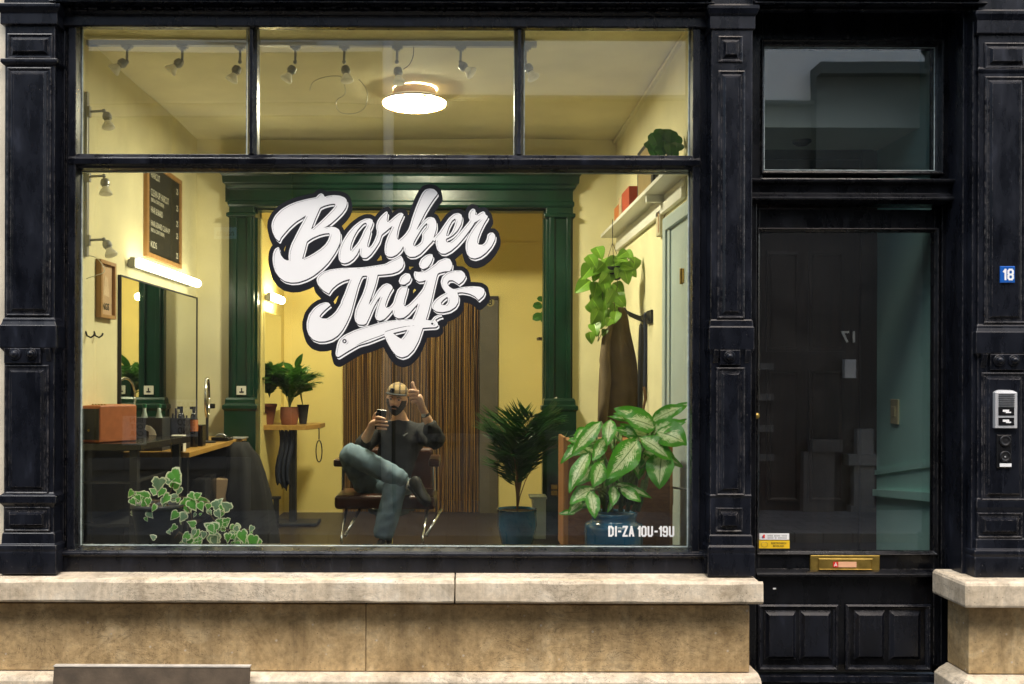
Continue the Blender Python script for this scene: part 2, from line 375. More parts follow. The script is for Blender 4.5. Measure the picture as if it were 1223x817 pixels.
M = dict(
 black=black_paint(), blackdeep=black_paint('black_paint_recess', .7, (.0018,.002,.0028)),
 sill=stone('sill_limestone', (.48,.385,.26), (.72,.61,.45), (.84,.76,.61), .5),
 plinth=stone('plinth_sandstone', (.30,.195,.080), (.57,.40,.195), (.78,.61,.36), .6),
 greystone=stone('grey_limestone', (.34,.32,.29), (.50,.47,.43), (.6,.57,.52), .55),
 glass=glass_pane('window_glass', (.95,.97,.95), 1.7), doorglass=glass_pane('door_glass', (.98,.99,.985), 2.3),
 wall=plain('cream_wall_paint', (.74,.68,.42), .75, var=.10, scale=2.2, bump=.15, bscale=180),
 ceil=plain('cream_ceiling_paint', (.74,.68,.44), .8, var=.10, scale=1.8, bump=.4, bscale=60),
 backwall=plain('yellow_back_room_paint', (.76,.62,.22), .75, var=.05, scale=1.5, bump=.1, bscale=150),
 green=plain('dark_green_gloss', (.003,.026,.013), .28, var=.35, scale=3, bump=.25, bscale=30),
 floor=wood('dark_floorboards', (.012,.008,.006), (.035,.022,.014), .4, axis=1),
 white=plain('white_gloss_paint', (.72,.71,.64), .4, var=.05, scale=4),
 bluegrey=plain('pale_blue_grey_paint', (.42,.50,.50), .45, var=.08, scale=3),
 chrome=plain('chrome', (.75,.75,.75), .18, 1, var=.05), nickel=plain('brushed_nickel', (.34,.34,.33), .35, .2, var=.08),
 brass=plain('brass', (.42,.29,.07), .38, .85, var=.25, scale=20, bump=.2, bscale=80),
 darkmetal=plain('dark_metal', (.02,.02,.022), .4, .4),
 blackmatte=plain('matte_black', (.012,.012,.013), .6), blackgloss=plain('gloss_black', (.010,.010,.011), .2),
 mirror=plain('mirror_silver', (.86,.88,.84), .02, 1, var=.0),
 tablewood=wood('yellow_pine', (.36,.19,.035), (.50,.29,.07), .4, axis=1),
 framewood=wood('oak_frame', (.30,.15,.045), (.42,.23,.08), .45, axis=2),
 orange=wood('orange_plywood', (.30,.12,.03), (.42,.19,.06), .45, axis=2),
 radiored=plain('orange_brown_vinyl', (.46,.14,.05), .45, var=.12, scale=25, bump=.2, bscale=220),
 leather=plain('brown_leather', (.055,.018,.009), .32, var=.3, scale=12, bump=.3, bscale=90),
 paper=plain('paper', (.75,.72,.62), .7, var=.04), tan=plain('kraft_poster', (.50,.34,.20), .7, var=.1, scale=8),
 redpaper=plain('red_book_cover', (.42,.07,.03), .5), orangepaper=plain('orange_book_cover', (.5,.16,.04), .5),
 chalk=plain('chalkboard', (.022,.020,.012), .55, var=.25, scale=5), chalkw=plain('chalk_white', (.62,.60,.48), .8),
 teal=plain('teal_wall_paint', (.42,.72,.62), .5, var=.1, scale=2, bump=.1, bscale=120),
 hallceil=plain('pale_green_ceiling', (.68,.76,.66), .7, var=.06, scale=2),
 darkwood=wood('dark_brown_door', (.012,.006,.004), (.030,.014,.008), .4, axis=2),
 bluepot=plain('blue_glazed_ceramic', (.010,.085,.17), .12, var=.35, scale=7, coat=.6),
 greypot=plain('dark_grey_plastic', (.035,.037,.042), .5, var=.1), terracotta=plain('terracotta', (.22,.07,.03), .7, var=.2, scale=15),
 soil=plain('soil', (.03,.02,.012), .9, var=.4, scale=60), stem=plain('plant_stem', (.10,.13,.03), .6, var=.3, scale=20), brownstem=plain('brown_stem', (.13,.07,.03), .7, var=.3),
 dieff=leafmat('dumb_cane_leaf', (.035,.21,.010), (.13,.44,.03), 'dieff'),
 ivy=leafmat('ivy_leaf', (.05,.24,.03), (.16,.50,.06), 'edge'), ivygrey=leafmat('ivy_leaf_grey', (.10,.22,.11), (.22,.34,.20), 'edge'),
 pothos=leafmat('pothos_leaf', (.10,.26,.02), (.24,.44,.05)), darkleaf=leafmat('dark_palm_leaf', (.010,.045,.010), (.03,.10,.02)),
 midleaf=leafmat('mid_green_leaf', (.02,.09,.012), (.07,.20,.03)),
 decalb=plain('black_vinyl', (.008,.009,.013), .4, var=.1), decalw=plain('white_vinyl', (.86,.86,.85), .5, var=.01), decalg=plain('grey_vinyl', (.42,.43,.43), .5, var=.01),
 skin=plain('skin', (.72,.42,.28), .5, var=.10, scale=30), beard=plain('dark_beard', (.022,.012,.008), .8, var=.5, scale=140, bump=.8, bscale=300),
 sweater=plain('black_sweatshirt', (.012,.012,.013), .85, var=.3, scale=9, bump=.5, bscale=150),
 denim=plain('blue_denim', (.145,.215,.275), .85, var=.38, scale=7, bump=.25, bscale=420),
 shoe=plain('black_shoe', (.012,.012,.013), .5), sock=plain('grey_sock', (.42,.40,.36), .9),
 coat=plain('olive_brown_coat', (.13,.092,.05), .85, var=.2, scale=7, bump=.6, bscale=130),
 navy=plain('navy_cloth', (.012,.016,.032), .85, var=.3, scale=8, bump=.5, bscale=60),
 white_fac=plain('white_painted_brick', (.82,.80,.74), .8, var=.06, scale=2, bump=.3, bscale=30),
 steel=plain('intercom_steel', (.50,.51,.52), .4, .25, var=.05),
 blue=plain('blue_enamel', (.01,.10,.42), .25, var=.05), yellow=plain('yellow_sticker', (.85,.55,.02), .5, var=.02), redst=plain('red_sticker', (.65,.03,.02), .5),
 salmon=plain('salmon_sticker', (.78,.42,.24), .5), slate=plain('brown_grey_board', (.085,.062,.040), .6, var=.3, scale=14, bump=.3, bscale=80),
 asphalt=plain('asphalt', (.06,.06,.06), .9, var=.3, scale=20, bump=.5, bscale=150),
)
# ================================================================== SETTING: street
g = MB(); g.box(-60,60,-60,-6.0,-.22,-.02); g.box(-60,60,-60,60,-.6,-.24)
struct(MB().box(-60,60,-60,60,-.5,-.12).build('ground', M['asphalt']))
struct(MB().box(-30,30,-4.6,-1.5,-.118,-.10).build('road', M['asphalt']))
m, t, b = newmat('pavement_slabs'); tc = N(t,'TexCoord'); bk = N(t,'TexBrick', Scale=1.0); t.links.new(tc.outputs['Object'], bk.inputs['Vector'])
bk.inputs['Color1'].default_value=(.13,.125,.115,1); bk.inputs['Color2'].default_value=(.19,.18,.165,1); bk.inputs['Mortar'].default_value=(.06,.055,.05,1)
bk.inputs['Mortar Size'].default_value=.008; bk.inputs['Brick Width'].default_value=.3; bk.inputs['Row Height'].default_value=.3
t.links.new(bk.outputs[0], b.inputs['Base Color']); b.inputs['Roughness'].default_value=.85; M['slabs']=m
struct(MB().box(-30,30,-1.5,-.28,-.12,.0).build('pavement', M['slabs'], bevel=.01))
struct(MB().box(-30,30,-6.4,-4.6,-.12,.0).build('pavement', M['slabs'], bevel=.01))

# ================================================================== OWN BUILDING
ZC = 3.81; ZF = .15
XL, XR = -2.48, 1.43; YB = 3.98
bld = thing('shop_building', (0,0,0), 'black painted shopfront building with beige stone sill and plinth', 'building')
WX0, WX1, WZ0, WZ1 = X(98,.06,340), X(822,.06,340), Z(652,.06,460), Z(36,.06,460)
# ---- masonry shell
s = MB()
s.box(-8, X(3,-.1)-.005, -.07, .35, 0, 6.5)                       # party wall to the left of the pilaster
s.build('left_wall', plain('cream_stone_wall', (.62,.56,.44), .8, var=.15, scale=3, bump=.4, bscale=40), bld)
s = MB(); s.box(-8, 8, .02, .40, ZC+.05, 6.5); s.box(3.1, 8, -.05, .4, 0, ZC+.05)
s.build('upper_wall', M['white_fac'], bld)
# ---- plinth under the window
xr = X(895,-.14,760); xj = X(437,-.14,760)
yp = -.14
zt, zb = Z(722,yp,450), Z(803,yp,450)
MB().box(-2.9, xj-.0015, yp, .05, zb+.006, zt).build('plinth_slab', M['plinth'], bld, bevel=.003)
MB().box(xj+.0015, xr, yp, .05, zb+.006, zt).build('plinth_slab', M['plinth'], bld, bevel=.003)
MB().box(-2.88, xr-.01, yp+.02, .045, zb-.02, zt).build('mortar_bed', M['blackmatte'], bld)
# lower footing
f = MB(); zf0 = Z(808,-.2,450)
f.prism([(-.14,zb+.001),(-.185,zb-.012),(-.20,zb-.03),(-.20,-.02),(0,-.02),(0,zb+.001)], -2.9, xr+.045)
f.build('footing_stone', M['sill'], bld, bevel=.003)
# ---- sill: two stones with a cracked joint at 543
def sillpts(y0):
    zt_, zm, zb_ = Z(681,.02,500), Z(692,-.24,500), Z(721,-.25,500)
    return [(.05,zt_),(-.17,zt_-.012),(-.172,zt_-.020),(-.222,zt_-.026),(-.224,zt_-.034),(-.238,zm-.004),(-.25,zm-.018),(-.252,zb_+.012),(-.24,zb_),(.05,zb_)]
xs = X(543,-.25,706)
sp = sillpts(0)
def sill_piece(x0, x1, n, jagL, jagR):
    m_ = MB(); v=[]; fc=[]; k=len(sp); rr = random.Random(4)
    jag = [rr.uniform(-.005,.005)+.010*(.5-q/len(sp)) for q in range(len(sp))]
    for i in range(n+1):
        xx = x0+(x1-x0)*i/n
        for q,(y,z) in enumerate(sp):
            dx = jag[q] if ((i==0 and jagL) or (i==n and jagR)) else 0
            wob = .0022*math.sin(xx*9+q)+.0018*math.sin(xx*23+q*2) if q in (4,5,6,7) else 0
            v.append((xx+dx, y+wob, z+wob*.6))
    for i in range(n):
        for q in range(k):
            q2=(q+1)%k; fc.append((i*k+q,i*k+q2,(i+1)*k+q2,(i+1)*k+q))
    fc += [tuple(range(k)), tuple(range(n*k+k-1,n*k-1,-1))]
    return m_.add(v,fc)
sill_piece(-2.95, xs-.004, 40, False, True).build('window_sill', M['sill'], bld, bevel=.003)
sill_piece(xs+.004, X(912,-.25,706), 28, True, False).build('window_sill', M['sill'], bld, bevel=.003)
# ---- right stone base (left face visible)
a = MB(); x0r = X(1153,-.25,706)
zt_, zm_, zb_ = Z(683,.02,1180), Z(697,-.25,1180), Z(726,-.25,1180)
def hexstack(m_, x0, x1, yf, yb, zz, o=0):
    ch = .04
    pts = [(x0+.0,yb),(x0,yf+ch*0),(x1,yf),(x1,yb)]
    m_.stack(x0, x1, yf, yb, zz)
a.stack(x0r, 3.6, -.25, .075, [(zb_,0),(zb_+.012,.004),(zm_-.012,.004),(zm_,-.002),(zm_+.008,-.014),(zt_,-.02)])
a.build('pier_sill', M['sill'], bld, bevel=.004)
xq = X(1157,-.14,770)
MB().box(xq, 3.6, -.14, .073, Z(805,-.14,1180), zb_-.001).build('pier_plinth', M['plinth'], bld, bevel=.004)
a = MB(); zq = Z(806,-.14,1180)
a.stack(xq, 3.6, -.14, .075, [(-.02,.07),(zq-.05,.07),(zq-.025,.045),(zq-.006,.012),(zq,.008)])
a.build('pier_footing', M['sill'], bld, bevel=.004)

# ---- pilasters
def pilaster(px0, px1, Y, capx, ledx, midx, plx, upper, small, lower, small2, rnds, square=False):
    """Y: dict of photo rows"""
    y = -.10
    mx = (px0+px1)/2
    z = lambda py: Z(py, y, mx)
    x0, x1 = X(px0,y,330), X(px1,y,330)
    m_ = MB()
    out = lambda pr: max(0, (abs(X(pr[1],y)-X(pr[0],y)) - (x1-x0))/2)
    oc, ol, om, op = out(capx), out(ledx), out(midx), out(plx)
    prof = [(z(Y['plb']),op),(z(Y['plt']),op),(z(Y['plt'])+.008,op*.9),(z(Y['plt']-5),op*1.05),(z(Y['plt']-9),op*1.0),(z(Y['plt']-11),op*.45),(z(Y['mo']),op*.35),(z(Y['mo'])+.006,0),
            (z(Y['l2b']),0),(z(Y['l2b'])+.012,ol*.4),(z(Y['l2m']),ol),(z(Y['l2t']),ol),(z(Y['l2t'])+.012,.004),(z(Y['l2t'])+.018,0),
            (z(Y['mb']+6),0),(z(Y['mb']),om),(z(Y['mt']),om),(z(Y['mt'])+.004,om-.004),(z(Y['mt']-5),om*.45),(z(Y['mt']-8),om*.35),(z(Y['mt']-8)+.006,0),
            (z(Y['lb']),0),(z(Y['lb'])+.008,ol*.6),(z(Y['lb'])+.016,ol),(z(Y['lt']),ol),(z(Y['lt'])+.004,0),
            (z(Y['cb']),0),(z(Y['cb'])+.004,om),(z(Y['cm']),om),(z(Y['cm'])+.010,oc*.7),(z(Y['ct']+4),oc),(z(Y['ct']),oc),(z(Y['ct'])+.01,om*.3),(z(-12),om*.3)]
    m_.stack(x0, x1, y, .03, prof)
    o = m_.build('pilaster', M['black'], bld, bevel=.0035)
    # raised panels: sunk margin, fine bead and a raised centre
    def panel(r, nm, h=.012):
        a0,a1,b0,b1 = RX(r[0],r[1],r[2],r[3], y-h)
        p = MB(); p.rings(a0-.026,a1+.026,b0-.026,b1+.026, [(0,y+.01),(0,y-.006),(.005,y-.008),(.010,y-.004),(.016,y-.003)], cap=False)
        p.rings(a0,a1,b0,b1, [(-.008,y+.01),(-.008,y-.0015),(0,y-.003),(.010,y-h),(.014,y-h)])
        p.build(nm, M['black'], o, bevel=0)
    for r in (upper, lower): panel(r, 'long_panel')
    for r in (small, small2): panel(r, 'small_panel', .020)
    # roundel plate and bosses
    zz0, zz1 = z(Y['rb']), z(Y['mb']+1)
    pr0, pr1 = X(rnds[0][0]-12,y), X(rnds[-1][0]+12,y)
    pl = MB(); pl.stack(pr0, pr1, y-.018, y+.01, [(zz0,0),(zz1,0)]); 
    for sx in (x0+.012, x1-.038):
        pl.prism([(y-.001,zz0+.01),(y-.020,zz1-.03),(y-.03,zz1),(y-.001,zz1)], sx, sx+.026)
    pl.build('bracket_plate', M['black'], o, bevel=.003)
    for (rx_, ry_) in rnds:
        c = P(rx_, ry_, y-.018)
        q = MB(); q.lathe([(.030,0),(.030,.006),(.026,.010),(.022,.008),(.0185,.009),(.0185,.016),(.013,.024),(.006,.028),(.0005,.029)], c, 24, axis=(0,-1,0))
        q.build('roundel', M['black'], o, smooth=True)
    return o
pilaster(5.5,65, dict(plb=685,plt=660,mo=637,l2b=606,l2m=600,l2t=592,mb=415,mt=389,lb=79,lt=71,cb=31,cm=17,ct=7,rb=434),
         (-1,77),(0,68),(-1,67),(-1,68),(13,86,54,371),(13,45,55,63),(11,442,51,584),(9,612,52,629),[(18.5,422.6),(37.8,422.6)])
pilaster(849,898, dict(plb=688,plt=662,mo=640,l2b=608,l2m=602,l2t=595,mb=417,mt=391,lb=83,lt=75,cb=36,cm=20,ct=8,rb=436),
         (842,904),(851,897),(846,900),(845,901),(864,90,884,374),(865,48,882,67),(862,445,884,586),(862,613,882,630),[(871,426)], True)
pilaster(1168,1235, dict(plb=691,plt=666,mo=644,l2b=612,l2m=606,l2t=599,mb=422,mt=397,lb=88,lt=82,cb=42,cm=26,ct=15,rb=442),
         (1160,1242),(1167,1237),(1164,1239),(1162,1241),(1183,97,1220,380),(1184,56,1224,75),(1179,451,1220,592),(1175,619,1217,637),[(1192.7,430.5),(1210.7,430.5)])
# pier behind right pilaster (shows its left face in the door recess)
MB().box(X(1160,-.08), 3.2, -.085, .30, zt_-.012, ZC+.1).build('pier', M['black'], bld, bevel=.004)
MB().box(X(1148,-.02), X(1161,-.08)+.01, -.03, .30, zt_-.012, ZC+.1).build('pier_reveal', M['black'], bld, bevel=.004)
# ---- cornice over the whole front
cz = lambda py, y: Z(py, y, 500)
c = MB()
c.prism([(.02,cz(33,-.02)),(-.035,cz(33,-.035)),(-.045,cz(31,-.045)),(-.045,cz(20,-.045)),(-.060,cz(18,-.06)),(-.075,cz(14.5,-.075)),(-.085,cz(13.5,-.085)),(-.07,cz(12,-.07)),(-.07,cz(7.5,-.07)),(-.10,cz(6,-.1)),(-.13,cz(3,-.13)),(-.13,cz(1.5,-.13)),(-.08,cz(0,-.08)),(-.09,cz(-10,-.09)),(-.20,cz(-16,-.2)),(-.24,cz(-34,-.24)),(.02,cz(-40,0))], X(66,-.05,15), X(849,-.05,15))
c.prism([(.30,cz(14,.3)),(-.03,cz(14,-.03)),(-.075,cz(11.5,-.075)),(-.085,cz(10,-.085)),(-.07,cz(9,-.07)),(-.07,cz(6.5,-.07)),(-.10,cz(5,-.1)),(-.13,cz(2,-.13)),(-.13,cz(.5,-.13)),(-.08,cz(-1,-.08)),(-.09,cz(-10,-.09)),(-.20,cz(-16,-.2)),(-.24,cz(-34,-.24)),(.30,cz(-40,0))], X(897,-.05,15), X(1170,-.05,15))
c.box(-2.6,3.3,-.06,.30,cz(-38,0),ZC+.35)
c.build('cornice', M['black'], bld, bevel=.002)
# carved enrichment under the cornice: small uneven leaf beads
e = MB(); rr = random.Random(3); px = 70
while px < 846:
    w_ = rr.uniform(3,7)
    if rr.random() < .8: 
        c0 = P(px, 10.0+rr.uniform(-.6,.6), -.085); e.ball(c0, w_*.0021, .010, .006, 6, 4)
    px += w_
e.build('carved_moulding', M['black'], bld)

# ---- shop window
win = thing('shop_window', (0,0,0), None, None); del win
wnd = MB()
yw = .0
# side jambs, header, bottom rail, transom, mullions - each moulded
xjl = X(66,yw,340); xjr = X(849,yw,340)
wnd.box(xjl, WX0-.010, .0, .078, WZ0-.02, ZC-.1)
wnd.box(WX0-.040, WX0-.001, -.028, .070, WZ0-.02, WZ1+.001)
wnd.box(WX0-.085, WX0-.060, -.018, .01, WZ0-.1, ZC-.2)
wnd.box(WX1+.010, xjr, .0, .078, WZ0-.02, ZC-.1)
wnd.box(WX1+.001, WX1+.040, -.028, .070, WZ0-.02, WZ1+.001)
wnd.box(xjl, xjr, .002, .078, WZ1+.012, ZC-.1)
wnd.box(WX0-.039, WX1+.039, -.026, .070, WZ1+.001, WZ1+.028)
zs0 = Z(681,-.02,460)
wnd.prism([(.20,WZ0-.014),(.03,WZ0-.002),(-.03,WZ0-.012),(-.045,WZ0-.022),(-.046,WZ0-.034),(-.030,WZ0-.040),(-.028,zs0-.02),(.20,zs0-.02)], xjl+.004, xjr-.004)
zt0, zt1 = Z(203.5,.0,460), Z(184,.0,460)
wnd.prism([(.085,zt0),(.03,zt0),(-.012,zt0+.006),(-.016,zt0+.014),(-.034,zt0+.022),(-.040,zt0+.050),(-.030,zt0+.058),(-.012,zt1-.006),(.03,zt1),(.085,zt1)], WX0-.039, WX1+.039)
frame = wnd.build('window_frame', M['black'], bld, bevel=.0035)
frame['label'] = 'black painted moulded wooden frame of the big shop window'
for (a_, b_) in ((295.5,306.5),(614.5,625.5)):
    xa, xb = X(a_,.0,110), X(b_,.0,110); d = (xb-xa)
    q = MB(); q.prism([(xa,.075),(xa,.012),(xa+d*.22,-.010),(xa+d*.34,-.022),(xa+d*.66,-.022),(xa+d*.78,-.010),(xb,.012),(xb,.075)], zt1-.004, WZ1+.005, 'z')
    q.build('mullion', M['black'], frame, bevel=.001)
xs_ = [WX0, X(295.5,.05,110), X(306.5,.05,110), X(614.5,.05,110), X(625.5,.05,110), WX1]
for k in range(3):
    MB().box(xs_[2*k]-.006, xs_[2*k+1]+.006, .057, .063, zt1-.006, WZ1+.006).build('glass_pane', M['glass'], frame)
MB().box(WX0-.006, WX1+.006, .057, .063, WZ0-.006, zt0+.006).build('glass_pane', M['glass'], frame)
# putty edge of the glass
pt = MB()
def putty(x0,x1,z0,z1,w_=.005):
    pt.box(x0,x0+w_,.045,.056,z0,z1); pt.box(x1-w_,x1,.045,.056,z0,z1); pt.box(x0+w_,x1-w_,.045,.056,z0,z0+w_*.6); pt.box(x0+w_,x1-w_,.045,.056,z1-w_*.6,z1)
for k in range(3): putty(xs_[2*k], xs_[2*k+1], zt1, WZ1)
putty(WX0, WX1, WZ0, zt0)
pt.build('glazing_putty', plain('pale_putty', (.40,.47,.46), .6, var=.3, scale=30), frame)

# ================================================================== ENTRANCE DOOR
yd = .16
dx0, dx1 = X(898,.05,400), X(1150,.05,400)
ef = MB()
# frame around transom window
tx0,tx1,tz0,tz1 = RX(912,57,1115.5,204, yd)
ox0, ox1 = X(897,.06,300), X(1149,.06,300)
ef.box(ox0-.05, tx0-.018, yd-.04, yd+.08, Z(244,yd,1000), ZC)
ef.box(tx1+.018, ox1+.1, yd-.04, yd+.08, Z(244,yd,1000), ZC)
ef.box(tx0-.02, tx1+.02, yd-.038, yd+.078, tz1+.014, ZC)
ef.rings(tx0-.030,tx1+.030,tz0-.030,tz1+.030, [(0,yd+.03),(0,yd-.052),(.008,yd-.056),(.014,yd-.048),(.022,yd-.02),(.030,yd-.012),(.030,yd+.05)], cap=False)
# transom rail with mouldings
zA = Z(213,yd-.1,1000)
ef.prism([(yd+.08,zA+.008),(yd-.05,zA+.008),(yd-.10,zA),(yd-.115,zA-.008),(yd-.112,zA-.02),(yd-.08,zA-.034),(yd-.075,zA-.075),(yd-.085,zA-.082),(yd-.105,zA-.100),(yd-.105,zA-.112),(yd-.05,zA-.125),(yd+.08,zA-.125)], ox0-.02, X(1147,yd-.1,220))
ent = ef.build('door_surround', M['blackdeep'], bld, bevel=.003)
MB().box(tx0-.004,tx1+.004,yd,yd+.006,tz0-.004,tz1+.004).build('transom_glass', M['doorglass'], ent)
q = MB(); q.rings(tx0-.003,tx1+.003,tz0-.003,tz1+.003,[(0,yd-.002),(0,yd-.010),(.006,yd-.010),(.006,yd-.002)],cap=False)
q.build('glazing_putty', bpy.data.materials['pale_putty'], ent)
# jambs beside the leaf
jl = MB(); jl.box(ox0-.05, X(900,yd,500), yd-.05, yd+.10, .0, zA-.12)
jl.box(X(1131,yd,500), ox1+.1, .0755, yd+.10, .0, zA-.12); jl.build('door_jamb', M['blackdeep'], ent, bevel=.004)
jl = MB(); jl.box(X(1119,yd+.03,500), X(1131.5,yd,500), yd-.02, yd+.10, .0, zA-.12); jl.build('door_jamb', M['blackdeep'], ent, bevel=.004)
# leaf
lx0, lx1 = X(901,yd,500), X(1122,yd,500); lz0, lz1 = .06, Z(250,yd,1000)
gx0,gx1,gz0,gz1 = RX(906,277.5,1113.5,657.5, yd+.02)
lf = MB()
lf.box(lx0,gx0-.001,yd,yd+.05,lz0,lz1); lf.box(gx1+.001,lx1,yd,yd+.05,lz0,lz1)
lf.box(gx0-.002,gx1+.002,yd+.001,yd+.049,gz1+.001,lz1-.001); lf.box(gx0-.002,gx1+.002,yd+.001,yd+.049,lz0+.001,gz0-.001)
lf.rings(gx0-.020,gx1+.020,gz0-.020,gz1+.020,[(0,yd+.01),(0,yd-.010),(.006,yd-.016),(.012,yd-.008),(.020,yd+.004),(.020,yd+.04)],cap=False)
# weather board
zw = Z(683.5,yd-.04,1000)
lf.prism([(yd+.01,zw+.012),(yd-.030,zw),(yd-.045,zw-.010),(yd-.045,zw-.022),(yd-.02,zw-.030),(yd+.01,zw-.032)], lx0+.002, X(1120,yd,690))
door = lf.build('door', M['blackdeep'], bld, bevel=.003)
door['label'] = 'tall black entrance door with one large glass pane'
MB().box(gx0-.004,gx1+.004,yd+.020,yd+.026,gz0-.004,gz1+.004).build('glass_pane', M['doorglass'], door)
# lower fielded panels
lp = MB()
for (u0,u1) in ((905,1001),(1010,1112)):
    a0,a1,b0,b1 = RX(u0,722,u1,801,yd-.01)
    lp.rings(a0,a1,b0,b1,[(0,yd+.01),(0,yd-.012),(.010,yd-.018),(.018,yd-.008),(.028,yd-.004)],cap=False)
for (u0,u1) in ((915,950),(957,992),(1022,1056),(1064,1099)):
    a0,a1,b0,b1 = RX(u0,731,u1,787,yd-.012)
    lp.rings(a0,a1,b0,b1,[(-.006,yd+.01),(-.006,yd-.003),(0,yd-.006),(.016,yd-.022),(.020,yd-.022)])
lp.prism([(yd+.01,Z(804,yd)),(yd-.02,Z(805,yd)),(yd-.025,Z(812,yd)),(yd+.01,Z(813,yd))], lx0, lx1)
lp.build('fielded_panel', M['black'], door, bevel=.001)
# letter plate
a0,a1,b0,b1 = RX(968,663,1051,683,yd-.012)
k = MB(); k.rings(a0,a1,b0,b1,[(0,yd),(0,yd-.008),(.004,yd-.012),(.034,yd-.012),(.036,yd-.008),(.040,yd-.008),(.043,yd-.016)]) 
k2 = MB(); k2.rings(a0,a1,b0,b1,[(0,yd),(0,yd-.009),(.004,yd-.012)])
lpt = k2.build('letter_plate', M['brass'], door)
fx0,fx1,fz0,fz1 = RX(977.5,667,1042,681,yd-.014)
q = MB(); q.rings(fx0,fx1,fz0,fz1,[(0,yd-.010),(0,yd-.017),(.004,yd-.019),(.007,yd-.015),(.010,yd-.016)]); q.build('letter_flap', M['brass'], lpt)
sx0,sx1,sz0,sz1 = RX(995,671,1001,677.5,yd-.018); MB().box(sx0,sx1,yd-.0185,yd-.0175,sz0,sz1).build('letter_sticker', M['redst'], lpt, label='small red sticker with a white letter A')
sx0,sx1,sz0,sz1 = RX(1001.3,671,1023,677.5,yd-.018); MB().box(sx0,sx1,yd-.0185,yd-.0175,sz0,sz1).build('letter_sticker', M['salmon'], lpt, label='pale orange sticker strip')
# round white knob at the left edge
q=MB(); q.lathe([(.008,0),(.007,.012),(.014,.017),(.017,.024),(.014,.031),(.006,.035),(.0005,.036)], P(901.5,496.5,yd-.002), 20, axis=(.15,-1,0)); q.build('door_knob', M['brass'], door, smooth=True)

FONT = bpy.data.fonts.load('<builtin>') if hasattr(bpy.data.fonts,'load') and False else None
def text(body, name, mat, parent, p0, height, width=None, dirx=(1,0,0), up=(0,0,1), off=0.0, thick=.0006, bold=0.0, align='LEFT', spacing=1.0, label=None):
    """flat lettering as a thin mesh: p0 = lower-left (or centre) of the line; height = capital height; width fits the line"""
    cu = bpy.data.curves.new('t','FONT'); cu.body = body; cu.size = 1; cu.offset = bold; cu.space_character = spacing; cu.extrude = .001
    ob = bpy.data.objects.new('t', cu); COL.objects.link(ob); dg = bpy.context.evaluated_depsgraph_get(); dg.update()
    me = bpy.data.meshes.new_from_object(ob.evaluated_get(dg)); bpy.data.objects.remove(ob)
    xs_v = [v.co.x for v in me.vertices]; ys_v = [v.co.y for v in me.vertices]
    if not xs_v: return None
    xm, xM, ym, yM = min(xs_v), max(xs_v), min(ys_v), max(ys_v)
    sy = height/(.70 if len(body)>3 else (yM-ym)); sxx = (width/(xM-xm)) if width else sy
    ux = Vector(dirx).normalized(); uy = Vector(up).normalized(); nn = ux.cross(uy).normalized()
    p0 = Vector(p0); m_ = MB(); vs=[]
    for v in me.vertices:
        x_ = (v.co.x-xm)*sxx; 
        if align == 'CENTER': x_ -= (xM-xm)*sxx/2
        vs.append(p0 + ux*x_ + uy*((v.co.y-(ym if len(body)<=3 else 0))*sy) + nn*(off + (thick if v.co.z>0 else 0)))
    m_.add(vs, [tuple(p.vertices) for p in me.polygons])
    return m_.build(name, mat, parent, recalc=False, label=label)
text('A','sticker_letter', M['decalw'], lpt, P(996.2,676.6,yd-.019), .021, .017, label=None)
# stickers inside the door glass
def sticker(px0,py0,px1,py1,y,mat,label,name='sticker'):
    a0,a1,b0,b1 = RX(px0,py0,px1,py1,y); o = MB().box(a0,a1,y-.0006,y,b0,b1).build(name, mat); tag(o,label,'sticker'); return o,(a0,a1,b0,b1)
st1,r1_ = sticker(907,637,942.5,644.6,yd+.0185,M['decalw'],'white strip sticker above the yellow one on the entrance door glass')
text('||||| |||||| |||||','sticker_text', M['decalb'], st1, (r1_[0]+.045,yd+.0178,r1_[2]+.019), .007, .10); text('|||||| || |||||||||','sticker_text', M['decalb'], st1, (r1_[0]+.045,yd+.0178,r1_[2]+.007), .007, .10)
q=MB(); q.lathe([(.010,0),(.010,.0006)], P(912.8,640.6,yd+.0178), 16, axis=(.2,-1,0)); q.build('sticker_emblem', M['redst'], st1)
q=MB(); q.lathe([(.006,0),(.006,.0003)], P(911.2,641.5,yd+.0170), 16, axis=(.2,-1,0)); q.build('sticker_emblem', M['blue'], st1)
st2,r2_ = sticker(905.5,645.6,943,655,yd+.0185,M['yellow'],'yellow rectangular security sticker at the bottom left of the entrance door glass')
text('ELEKTRONISCH','sticker_text', M['decalb'], st2, (r2_[0]+.07,yd+.0178,r2_[2]+.023), .010, .080, bold=.01); text('BEVEILIGD','sticker_text', M['decalb'], st2, (r2_[0]+.08,yd+.0178,r2_[2]+.008), .010, .058, bold=.01)
q=MB(); q.tube([P(909+8*math.cos(a)*.5+4,650.5-3*math.sin(a),yd+.0178) for a in [i*math.pi/6 for i in range(13)]], .0012, 5); q.build('sticker_emblem', M['brass'], st2)
# paint chip on the door rail
q=MB(); c0=P(925,703,yd-.003); q.obox(c0, Vector((.008,0,0)), Vector((0,.001,0)), Vector((0,0,.004))); q.build('paint_chip', M['decalw'], door)

